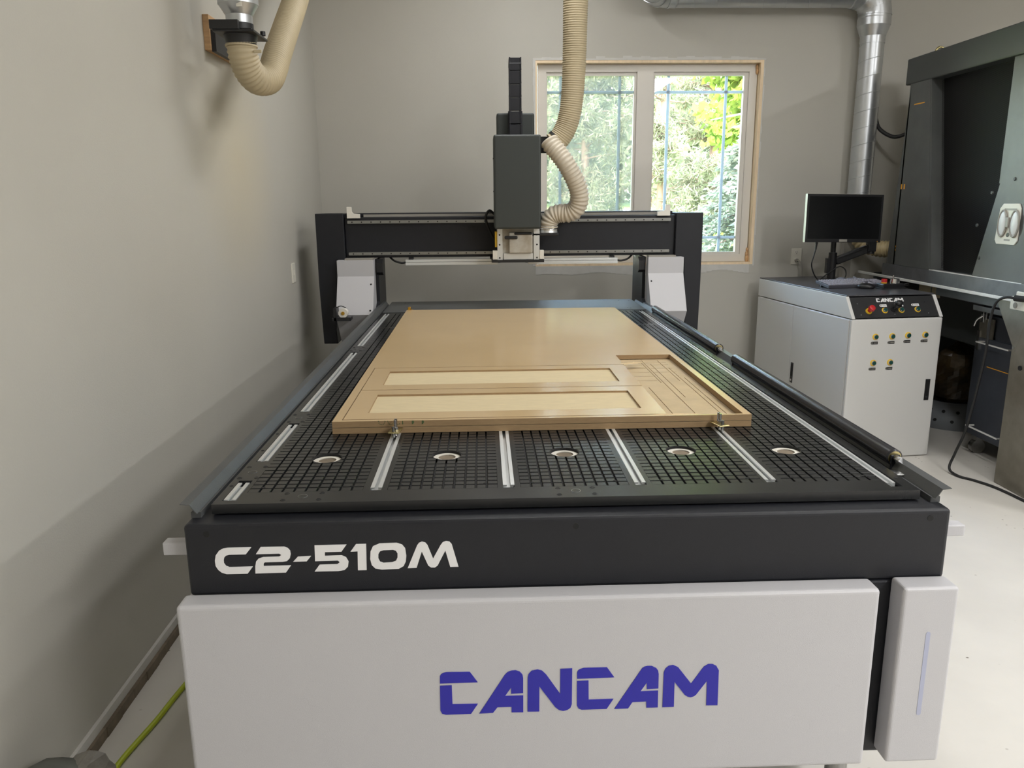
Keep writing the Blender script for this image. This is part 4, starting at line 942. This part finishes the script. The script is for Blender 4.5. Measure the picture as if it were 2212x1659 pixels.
# main dust hose to the spindle
mh_ = thing('spindle_dust_hose', 'thick tan ribbed hose hanging from the ceiling in front of the window', 'hose', (.36, 3.2, 2.2))
corrugated(MB(), [(.395, 3.12, CZ), (.375, 3.15, 3.2), (.360, 3.18, 2.78), (.358, 3.2, 2.5), (.354, 3.21, 2.32), (.343, 3.22, 2.17), (.318, 3.23, 2.06), (.275, 3.235, 1.985), (.235, 3.235, 1.955)], .081, .0125, .0045, 30, r_end=.066).build('hose_tube', 'hose', mh_)
MB().ring((.262, 3.235, 1.976), (-.04, 0, -.028), .050, .066, .016, 28).box(.27, .288, 3.16, 3.168, 1.93, 1.945).build('hose_clamp', 'blackp', mh_)
rh = thing('ribbed_hose', 'pale ribbed hose bending down to the spindle dust port', 'hose', (.3, 3.25, 1.6))
corrugated(MB(), [(.208, 3.19, 1.972), (.226, 3.18, 1.943), (.262, 3.17, 1.90), (.303, 3.16, 1.845), (.350, 3.17, 1.77), (.385, 3.19, 1.70), (.397, 3.21, 1.63), (.378, 3.23, 1.574), (.335, 3.25, 1.549), (.285, 3.27, 1.548), (.243, 3.285, 1.533), (.220, 3.295, 1.495), (.216, 3.30, 1.45)], .059, .0215, .0085, 28).build('hose_tube', 'hosew', rh)
MB().ring((.216, 3.3, 1.452), (0, 0, 1), .050, .057, .007, 28).ring((.216, 3.3, 1.464), (0, 0, 1), .050, .056, .006, 28).build('hose_clamp', 'chrome', rh)

# ================================================================== dust collector on the right
dc = thing('dust_collector', 'tall dark grey dust collector with sloped side plates and a mesh front', 'machine', (3.1, 3.2, 0))
MX = 2.76
MB().box(MX + .10, 3.7, 1.9, 4.10, 1.07, 2.40).build('collector_body', 'machinetop', dc)
MB().box(MX + .30, 3.6, 3.24, 4.05, .66, 1.06).build('hopper', 'machinetop', dc, bevel=.01)
tb = MB().box(MX - .005, MX + .42, 1.7, 4.012, 2.382, 2.553).build('top_beam', 'machinetop', dc, bevel=.008)
MB().tube([(MX + .1 + .03 * math.cos(a), 3.80, 2.565 + .03 * math.sin(a)) for a in [2 * PI * k / 16 for k in range(17)]], .008, 8, caps=False).cyl((MX + .1, 3.80, 2.545), (MX + .1, 3.80, 2.56), .014, n=12).build('lifting_eye', 'zinc', tb)
MB().cyl((MX + .15, 2.95, 2.55), (MX + .15, 2.95, 2.58), .05, n=24).build('cap', 'machinetop', tb)
MB().tube(spline([(MX + .2, 2.55, 2.55), (MX + .2, 2.5, 2.66), (MX + .2, 2.42, 2.78), (MX + .22, 2.3, 2.9)]), .016, 8).build('cable', 'rubber', tb)
p1 = MB().prism([(3.934, 2.384), (3.70, 2.384), (3.487, 1.158), (4.045, 1.158)], 0, MX, MX + .012)
p1.prism([(3.70, 2.384), (3.690, 2.384), (3.455, 1.158), (3.487, 1.158)], 0, MX + .002, MX + .10).box(MX, MX + .1, 3.934, 3.95, 1.158, 2.384)
po1 = p1.build('side_plate', 'machine', dc)
p2 = MB().prism([(3.018, 1.112), (2.815, 1.80), (2.70, 2.20), (1.9, 2.20), (1.9, 1.112)], 0, MX, MX + .02)
po2 = p2.build('side_plate', 'machine', dc)
MB().box(MX + .02, MX + .10, 2.50, 2.885, 1.70, 2.384).build('inner_post', 'machine', dc)
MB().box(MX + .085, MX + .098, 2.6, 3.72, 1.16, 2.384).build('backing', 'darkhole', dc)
# wire mesh curtain: crossed wires
me_ = MB(); yA, yB, zA, zB = 2.66, 3.70, 1.17, 2.37; stp = .014
for k in range(int((yB - yA + zB - zA) / stp)):
    t = k * stp; a = (yA, zA + t) if t < zB - zA else (yA + t - (zB - zA), zB); b = (yA + t, zA) if t < yB - yA else (yB, zA + t - (yB - yA))
    for sgn in (0, 1):
        ya, yb = (a[0], b[0]) if not sgn else (yA + yB - a[0], yA + yB - b[0])
        x = MX + .07 + .002 * sgn; w_ = .0011
        me_.add([(x, ya - w_, a[1] - w_), (x, ya + w_, a[1] + w_), (x, yb + w_, b[1] + w_), (x, yb - w_, b[1] - w_)], [(0, 1, 2, 3)])
me_.build('mesh_screen', 'meshwire', dc, kind='stuff')
ap = MB().box(MX - .006, MX + .16, 1.9, 4.09, 1.070, 1.156).build('front_apron', 'apron', dc, bevel=.002)
MB().box(MX - .016, MX + .0, 1.9, 4.45, 1.054, 1.072).build('edge_rail', 'trim', ap, bevel=.003)
MB().box(MX - .004, MX + .02, 2.55, 3.47, 1.156, 1.160).build('edge_strip', 'trim', ap)
MB().prism([(2.757, 1.053), (2.45, 1.053), (2.541, .775)], 0, MX + .005, MX + .02).build('gusset_plate', 'galv', dc, bevel=.002)
MB().box(MX + .006, MX + .42, 1.95, 2.572, 0, 1.053).build('leg_post', 'galv', dc, bevel=.008)
for (y, z) in ((2.735, 1.042), (2.552, .80), (2.43, 1.03)): MB().cyl((MX + .0015, y, z), (MX + .008, y, z), .0075, n=12).build('bolt', 'steel', dc)
MB().cyl((MX + .001, 2.475, .700), (MX + .008, 2.475, .700), .014, n=16).build('cable_hole', 'darkhole', dc)
for (y, z) in ((3.01, .98), (2.78, 1.03)): pass
MB().box(MX + .03, MX + .30, 2.66, 3.00, .955, .985).box(MX + .02, MX + .30, 2.60, 3.40, 1.0, 1.055).build('slide_channel', 'machine', dc)
MB().box(MX + .004, MX + .008, 3.428, 3.436, .905, 1.06).build('drop_bracket', 'steel', dc)
MB().box(MX + .004, MX + .04, 3.36, 3.436, .899, .905).build('drop_bracket', 'steel', dc)
MB().box(MX + .06, MX + .11, 3.50, 3.68, .965, 1.05).build('cable_box', 'hose', dc)
MB().box(2.86, 3.66, 4.40, 4.42, 0, 1.06).build('shade_sheet', 'machinetop', dc)  # added dark sheet in place of the shade below the collector
MB().box(3.60, 3.66, 1.95, 4.40, 0, 1.06).build('back_sheet', 'machinetop', dc)
for (y, z) in ((2.905, 1.648), (3.012, 1.46), (2.955, 1.27), (2.72, 1.72)): MB().cyl((MX - .006, y, z), (MX + .001, y, z), .0085, .011, 12).build('rivet', 'machinetop', po2)
for (y, z) in ((3.935, 1.70), (3.898, 1.70)): MB().box(MX - .001, MX + .001, y - .008, y + .008, z - .017, z + .017).build('orange_mark', 'label', po1)
MB().prism([(3.875, 2.238), (3.745, 2.238), (3.745, 2.246), (3.875, 2.246)], 0, MX - .001, MX + .001).build('orange_mark', 'label', po1)
for z in (1.262, 1.286): MB().box(MX - .001, MX + .001, 3.932, 3.940, z - .006, z + .006).build('orange_mark', 'label', po1)
# lamp-like white plate with two oval grips
wp = MB().prism([(2.822, 1.385), (2.806, 1.362), (2.648, 1.362), (2.628, 1.385), (2.628, 1.56), (2.646, 1.587), (2.78, 1.587), (2.806, 1.56)], 0, MX - .006, MX)
wpo = wp.build('instruction_plate', 'ivory', dc, bevel=.001)
for yc in (2.765, 2.660):
    q = MB().sphere((0, 0, 0), 1, 18, 10, 0, (.010, .034, .068)); q.xform(Matrix.Translation((MX - .008, yc, 1.478))); q.build('oval_pad', 'trim', wpo)
    q = MB(); N = 20
    pts = [(MX - .010, yc + .036 * math.cos(2 * PI * k / N), 1.478 + .072 * math.sin(2 * PI * k / N)) for k in range(N + 1)]
    q.tube(pts, .006, 6, caps=False); q.build('pad_rim', 'greyp', wpo)
MB().box(MX - .022, MX - .004, 2.700, 2.724, 1.455, 1.512).build('rocker_switch', 'greyp', wpo, bevel=.004)
MB().cyl((MX - .008, 2.712, 1.415), (MX - .004, 2.712, 1.415), .012, n=14).build('plate_hole', 'blackp', wpo)
MB().box(MX - .0068, MX - .005, 2.66, 2.765, 1.550, 1.560).box(MX - .0068, MX - .005, 2.69, 2.74, 1.382, 1.392).build('plate_print', 'greyp', wpo)
# dust bin on castors
bn = thing('dust_bin', 'dark steel dust bin on castors below the collector', 'bin', (3.15, 2.9, 0))
BX = 2.95
MB().box(BX, 3.45, 2.62, 3.19, .125, .76).build('bin_body', 'bin', bn, bevel=.004)
MB().prism([(3.17, .76), (2.66, .76), (2.80, .90), (3.13, .90)], 0, BX + .02, 3.42).build('bin_hood', 'bin', bn)
MB().box(BX - .004, BX + .004, 3.02, 3.16, .76, .885).build('hood_plate', 'galv', bn)
MB().box(BX + .05, 3.40, 2.72, 3.14, .90, .955).build('bin_collar', 'blackp', bn)
for z in (.735, .19):
    MB().box(BX - .055, BX - .047, 2.78, 3.10, z, z + .008).box(BX - .05, BX, 3.09, 3.10, z, z + .008).box(BX - .05, BX, 2.78, 2.79, z, z + .008).build('handle', 'trim', bn)
MB().box(BX - .0015, BX + .001, 2.80, 3.04, .585, .590).build('yellow_line', 'label', bn)
for y in (3.12, 2.68):
    for x in (BX + .05, 3.38): MB().cyl((x, y - .02, .045), (x, y + .02, .045), .045, n=20).box(x - .02, x + .02, y - .025, y + .025, .08, .126).build('castor', 'steel', bn)
lt = MB()
for y in (3.105, 3.075): lt.cyl((BX - .02, y, .88), (BX - .02, y, 1.03), .004, n=8)
lt.cyl((BX - .02, 3.07, 1.03), (BX - .02, 3.11, 1.03), .004, n=8).box(BX - .02, BX - .008, 3.09, 3.13, .86, .91).tube(spline([(BX - .02, 3.11, .90), (BX - .04, 3.135, .87), (BX - .045, 3.15, .83)]), .006, 8).box(BX - .01, BX, 3.14, 3.165, .68, .80)
lt.build('toggle_latch', 'chrome', bn)
# flared perforated skirt, bags behind the cabinet
ck = MB(); cx, cy, n = 3.27, 3.86, 40
ck.cyl((cx, cy, 0), (cx, cy, .17), .29, .165, n, 0, caps=False)
ck.cyl((cx, cy, .17), (cx, cy, .168), .165, .160, n, 0, caps=False)
cko = ck.build('flared_skirt', 'cone'); tag(cko, 'flared grey metal skirt with round holes standing on the floor', 'skirt')
sm_ = cko.modifiers.new('solid', 'SOLIDIFY'); sm_.thickness = .003
for k in range(14):
    a = 2 * PI * k / 14 + .15
    for zz_, off in ((.055, 0), (.115, .16)):
        r = .29 - .125 * zz_ / .17 + .0015; nrm = Vector((math.cos(a + off), math.sin(a + off), .72)).normalized(); p = Vector((cx + r * math.cos(a + off), cy + r * math.sin(a + off), zz_))
        MB().cyl(p - nrm * .002, p + nrm * .0012, .012, n=12).build('round_hole', 'darkhole', cko)
def sack(name, c, r, hgt, label, material, seed):
    v = []; f = []; nu, nv = 28, 18
    for j in range(nv + 1):
        t = j / nv; prof = r * (1.0 - .18 * abs(2 * t - .8)) * (1 if t < .82 else max(.12, 1 - (t - .82) / .18 * .8)); prof = prof if t > .04 else prof * .9
        for i in range(nu):
            a = 2 * PI * i / nu; k = 1 + .16 * noise.noise(Vector((math.cos(a) * 2 + seed, math.sin(a) * 2, t * 3.5))) + .07 * noise.noise(Vector((math.cos(a) * 7, math.sin(a) * 7 + seed, t * 9)))
            v.append((c[0] + prof * k * math.cos(a), c[1] + prof * k * math.sin(a), c[2] + hgt * t * (1 + (.08 * noise.noise(Vector((a, seed, t * 3))) if t > .3 else 0))))
    for j in range(nv):
        for i in range(nu): f.append((j * nu + i, j * nu + (i + 1) % nu, (j + 1) * nu + (i + 1) % nu, (j + 1) * nu + i))
    f += [tuple(range(nu))[::-1], tuple(range(nv * nu, (nv + 1) * nu))]
    o = MB().add(v, f).build(name, material); return tag(o, label, 'bag')
sack('refuse_bag', (cx, cy, .172), .150, .42, 'dark brown refuse bag sitting on the flared skirt', 'bag', 3.0)
sack('refuse_bag', (2.98, 4.20, 0), .165, .40, 'grey refuse bag slumped on the floor behind the cabinet', 'bagg', 8.0)
# extension cord and socket block on the leg
sb = thing('socket_block', 'white socket block fixed to the collector leg', 'outlet', (MX - .02, 2.50, 1.02))
MB().box(MX - .036, MX - .017, 2.40, 2.572, 1.018, 1.090).box(MX - .030, MX - .017, 2.44, 2.54, 1.09, 1.118).build('block_case', 'ivory', sb, bevel=.005)
MB().cyl((MX - .038, 2.525, 1.042), (MX - .034, 2.525, 1.042), .017, n=18).build('socket', 'greyp', sb)
ex = MB().tube(spline([(MX - .06, 2.49, 1.085), (MX - .085, 2.54, 1.085), (MX - .095, 2.60, 1.05), (MX - .09, 2.64, .95), (MX - .08, 2.66, .75), (MX - .08, 2.70, .50), (MX - .10, 2.72, .28), (MX - .13, 2.75, .12), (MX - .16, 2.74, .03), (MX - .15, 2.66, .009), (MX - .10, 2.58, .008), (MX - .05, 2.45, .008), (MX - .02, 2.2, .008)], 10), .0075, 8).cyl((MX - .035, 2.44, 1.085), (MX - .06, 2.50, 1.085), .017, n=12)
tag(ex.build('extension_cord', 'rubber'), 'black extension cord dropping from the socket block to the floor', 'cord')
pcd = MB().tube(spline([(2.735, 4.36, 2.2), (2.76, 4.33, 2.12), (2.83, 4.25, 2.06), (2.88, 4.12, 2.08)]), .014, 8)
tag(pcd.build('wall_cable', 'rubber'), 'thick black cable sagging between the duct and the collector', 'cable')
MB().box(2.60, 2.66, 4.40, 4.46, 0, 1.36).build('duct_post', 'greyp', du)

# ================================================================== floor things on the left
ah = MB().tube(spline([(-.78, 2.6, .012), (-1.02, 2.0, .009), (-1.17, 1.3, .009), (-1.243, .739, .009), (-1.262, .566, .009), (-1.294, .346, .009), (-1.27, .20, .009), (-1.16, .14, .009), (-1.06, .0, .009), (-1.03, -.6, .009)], 10), .0088, 10)
tag(ah.build('air_hose', 'airhose'), 'lime green air hose lying on the floor between machine and left wall', 'hose')
wr = thing('wrapped_bundle', 'grey plastic-wrapped bundle leaning by the left wall at the bottom corner', 'bundle', (-1.28, -.3, 0))
v = []; f = []; n = 20; N = 16
for k in range(N + 1):
    t = k / N; y = .085 - .75 * t; rr = 1.0 if t > .08 else .80 + 2.4 * t
    for i in range(n):
        a = 2 * PI * i / n; q = 1 + .10 * noise.noise(Vector((math.cos(a) * 2, math.sin(a) * 2, t * 6)))
        sx_, sz_ = .112 * rr * q, .136 * rr * q
        ca_, sa_ = math.cos(a), math.sin(a)
        v.append((-1.284 + sx_ * math.copysign(abs(ca_) ** .7, ca_), y, max(.0, .142 + sz_ * math.copysign(abs(sa_) ** .7, sa_))))
for k in range(N):
    for i in range(n): f.append((k * n + i, k * n + (i + 1) % n, (k + 1) * n + (i + 1) % n, (k + 1) * n + i))
f += [tuple(range(n))[::-1], tuple(range(N * n, (N + 1) * n))]
MB().add(v, f, 0, True).build('bundle_core', 'greyp2', wr)
v = []; f = []; N = 6
for k in range(N + 1):
    y = .10 - .05 * k
    for i in range(n):
        a = 2 * PI * i / n; q = 1.07 + .16 * noise.noise(Vector((math.cos(a) * 3, math.sin(a) * 3, k * 1.1)))
        v.append((-1.222 + .058 * q * math.cos(a), y, max(.002, .190 + .062 * q * math.sin(a))))
for k in range(N):
    for i in range(n): f.append((k * n + i, k * n + (i + 1) % n, (k + 1) * n + (i + 1) % n, (k + 1) * n + i))
f += [tuple(range(n))[::-1], tuple(range(N * n, (N + 1) * n))]
MB().add(v, f, 0, False).build('plastic_wrap', 'wrap', wr)

# ================================================================== outdoors through the window
random.seed(42); np.random.seed(42)
def ground_z(y):
    P = [(4.7, -.15), (7, .45), (10, .86), (15, 1.06), (20, 1.20), (30, 1.36), (60, 1.9)]
    for (a, b), (c, d) in zip(P, P[1:]):
        if y <= c: return b + (d - b) * (y - a) / (c - a)
    return P[-1][1]
def strip(name, x0, x1, y0, y1, material, dz=0.0, n=24):
    v = []; f = []
    for k in range(n + 1):
        y = y0 + (y1 - y0) * k / n; z = ground_z(y) + dz; v += [(x0, y, z), (x1, y, z), (x0, y, z - .3), (x1, y, z - .3)]
    for k in range(n):
        a = 4 * k; b = a + 4; f += [(a, a + 1, b + 1, b), (a + 2, b + 2, b + 3, a + 3), (a, b, b + 2, a + 2), (a + 1, a + 3, b + 3, b + 1)]
    f += [(0, 2, 3, 1), (4 * n, 4 * n + 1, 4 * n + 3, 4 * n + 2)]
    return MB().add(v, f).build(name, material, base=False)
struct(strip('lawn', -30, 40, 4.75, 60, 'lawn'), 'sunlit lawn rising behind the building')
struct(strip('driveway', -30, 40, 16.5, 27, 'gravel', .012, 12), 'pale gravel drive crossing the lawn')
def quads(centers, normals_rand, size, aspect, mb_v, mb_f, dirs=None):
    n = len(centers)
    d = np.random.normal(size=(n, 3)) if dirs is None else dirs + np.random.normal(size=(n, 3)) * normals_rand
    d /= np.linalg.norm(d, axis=1)[:, None] + 1e-9
    e = np.cross(d, np.random.normal(size=(n, 3))); e /= np.linalg.norm(e, axis=1)[:, None] + 1e-9
    s = size * np.random.uniform(.6, 1.35, size=(n, 1)); o = len(mb_v)
    A = centers - d * s; B = centers + e * s * aspect; C_ = centers + d * s; D = centers - e * s * aspect
    allv = np.stack([A, B, C_, D], 1).reshape(-1, 3); mb_v.extend(allv.tolist())
    mb_f.extend([(o + 4 * i, o + 4 * i + 1, o + 4 * i + 2, o + 4 * i + 3) for i in range(n)])
def foliage(name, V, F, material, parent, kind='stuff'):
    me = bpy.data.meshes.new(name); me.from_pydata(V, [], F); me.materials.append(M[material]); me.update()
    o = bpy.data.objects.new(name, me); COL.objects.link(o); attach(o, parent); o['kind'] = kind; return o
def cloud(c, r, n):
    p = np.random.normal(size=(n, 3)); p /= np.linalg.norm(p, axis=1)[:, None]
    return np.array(c) + p * (np.random.uniform(.25, 1, size=(n, 1)) ** .5) * np.array(r)
# maple reaching in from the upper right
mx_, my_ = 3.95, 9.2; gz = ground_z(my_)
mp = thing('maple_tree', 'yellow-green leafy tree hanging into the upper right of the window view', 'tree', (mx_, my_, gz))
t = MB().tube(spline([(mx_, my_, gz - .05), (mx_ - .05, my_, gz + 1.2), (mx_ - .1, my_ - .1, gz + 3), (mx_ - .1, my_, gz + 5)]), [.12 - .0025 * k for k in range(37)], 10); 
V, F = [], []
for k in range(36):
    a = PI + random.uniform(-.9, .9); L = random.uniform(.5, 1.5); zb = gz + random.uniform(1.6, 4.0)
    p0 = Vector((mx_ - .08, my_, zb)); p1 = p0 + Vector((math.cos(a) * L, math.sin(a) * L * .55, random.uniform(.0, .5)))
    mid = (p0 + p1) / 2 + Vector((0, 0, .2)); t.tube([p0, mid, p1], [.03, .02, .008], 6)
    for q in range(9):
        s = random.uniform(.3, 1.05); c = p0.lerp(p1, s) + Vector((random.uniform(-.2, .2), random.uniform(-.2, .2), random.uniform(-.25, .12)))
        if c.x < 2.3 or (c.z < 2.25 + max(0, (3.3 - c.x)) * .40): continue
        quads(cloud(c, (.28, .28, .17), 46), .6, .062, .62, V, F, np.tile(np.array([[math.cos(a) * .6, -.3, -.7]]), (46, 1)))
t.build('trunk', 'bark', mp); foliage('foliage', V, F, 'maple_leaf', mp)
# blue spruce on the right, layered drooping boughs
sx_, sy_ = 3.22, 7.1; gz = ground_z(sy_)
sp_ = thing('spruce_tree', 'pale blue-green spruce with layered boughs at the right of the window view', 'tree', (sx_, sy_, gz))
t = MB().tube([(sx_, sy_, gz - .05), (sx_, sy_, gz + 1.6), (sx_, sy_, gz + 2.75)], [.10, .06, .02], 10); V, F = [], []
for lev in range(13):
    z = gz + .62 + lev * .15; R_ = 1.18 * (1 - lev / 17.5)
    for k in range(13):
        a = 2 * PI * k / 13 + lev * .5 + random.uniform(-.15, .15); L = R_ * random.uniform(.85, 1.08)
        dv = Vector((math.cos(a), math.sin(a), 0)); side = Vector((-math.sin(a), math.cos(a), 0))
        pts = [Vector((sx_, sy_, z)) + dv * (L * s) + Vector((0, 0, .16 * s - .30 * s * s)) for s in (0, .35, .7, 1)]
        t.tube(pts, [.014, .010, .007, .004], 5)
        for s in np.linspace(.22, 1.0, 11):
            c = pts[0] + dv * (L * s) + Vector((0, 0, .16 * s - .30 * s * s))
            for sg in (-1, 1):
                wv = .24 * (1.08 - s) + .04
                for u in (.25, .6, 1.0):
                    e = c + side * (sg * wv * u) + dv * (.08 * u) - Vector((0, 0, .04 * u))
                    ctr = np.array(e) + np.random.normal(size=(5, 3)) * np.array([.025, .025, .018])
                    quads(ctr, .35, .040, .36, V, F, np.tile(np.array(dv * .8 + side * (sg * .6) + Vector((0, 0, -.15)))[None], (5, 1)))
t.build('trunk', 'bark', sp_); foliage('foliage', V, F, 'spruce_needle', sp_)
# pine with bare trunk in the middle and thin branches
def pine(x, y, hgt, r, label, n_br, zlo, zhi, spread, dense=16, group=None):
    gz = ground_z(y); o = thing('pine_tree', label, 'tree', (x, y, gz), group)
    t = MB().tube([(x, y, gz - .05), (x + .03, y, gz + hgt * .3), (x + .01, y, gz + hgt * .65), (x, y, gz + hgt)], [r, r * .9, r * .7, r * .25], 12)
    V, F = [], []
    for k in range(n_br):
        a = random.uniform(0, 2 * PI); z = gz + random.uniform(zlo, zhi); L = spread * random.uniform(.4, 1.0)
        p0 = Vector((x, y, z)); dv = Vector((math.cos(a), math.sin(a), random.uniform(-.15, .25)))
        pts = [p0 + dv * (L * s) + Vector((0, 0, random.uniform(-.07, .07))) for s in (0, .4, .75, 1)]; t.tube(pts, [.020, .013, .009, .005], 5)
        for q in range(6):
            s = random.uniform(.35, 1.05); b = p0 + dv * (L * s); e = b + Vector((random.uniform(-.3, .3), random.uniform(-.3, .3), random.uniform(-.15, .2)))
            t.tube([b, e], [.006, .003], 4)
            for _ in range(2): quads(cloud(b.lerp(e, random.uniform(.4, 1.1)), (.15, .15, .12), dense), .9, .075, .16, V, F)
    t.build('trunk', 'bark', o); foliage('foliage', V, F, 'pine_needle', o); return o
pine(2.66, 11.2, 9, .080, 'pine with a bare pinkish trunk standing behind the right window sash', 46, .3, 4.2, .72, 14)
pine(1.70, 13.4, 8, .08, 'bushy pine seen through the screened left sash, directly behind it', 120, -.1, 4.6, .95, 20)
pine(-.62, 13.4, 8, .08, 'bushy pine at the left edge of the window view behind the hose', 80, -.1, 4.6, .95, 20)
pine(4.1, 13.4, 9, .09, 'bushy pine far behind the spruce', 120, .2, 4.6, 1.0, 18)
# the wood beyond the drive
for row, yy in ((0, 30.5), (1, 34.5), (2, 38.5)):
    for k in range(6):
        x = -3.2 + 3.3 * k + (1.6 if row % 2 else 0); y = yy; r = 1.62
        gz = ground_z(y); o = thing('woodland_tree', 'broad pale tree in the wood beyond the gravel drive', 'tree', (x, y, gz), 'trees of the wood beyond the drive')
        MB().tube([(x, y, gz - .1), (x, y, gz + 2), (x, y, gz + 6)], [.18, .15, .06], 8).build('trunk', 'bark', o)
        V, F = [], []
        quads(cloud((x, y, gz + 4.0), (r, r * .8, 4.6), 2400), .9, .16, .6, V, F); foliage('foliage', V, F, 'far_leaf', o)
# tufts of grass near the wall of the wood
V, F = [], []
n = 9000; gx_ = np.random.uniform(-2, 7, n); gy_ = np.random.uniform(7.5, 15, n); gz_ = np.array([ground_z(a) for a in gy_])
quads(np.stack([gx_, gy_, gz_ + .03], 1), .35, .07, .10, V, F, np.tile(np.array([[0, 0, 1.]]), (n, 1)))
me = bpy.data.meshes.new('grass'); me.from_pydata(V, [], F); me.materials.append(M['grass_blade']); o = bpy.data.objects.new('grass', me); COL.objects.link(o)
tag(o, 'short grass blades on the lawn outside', 'grass', kind='stuff')
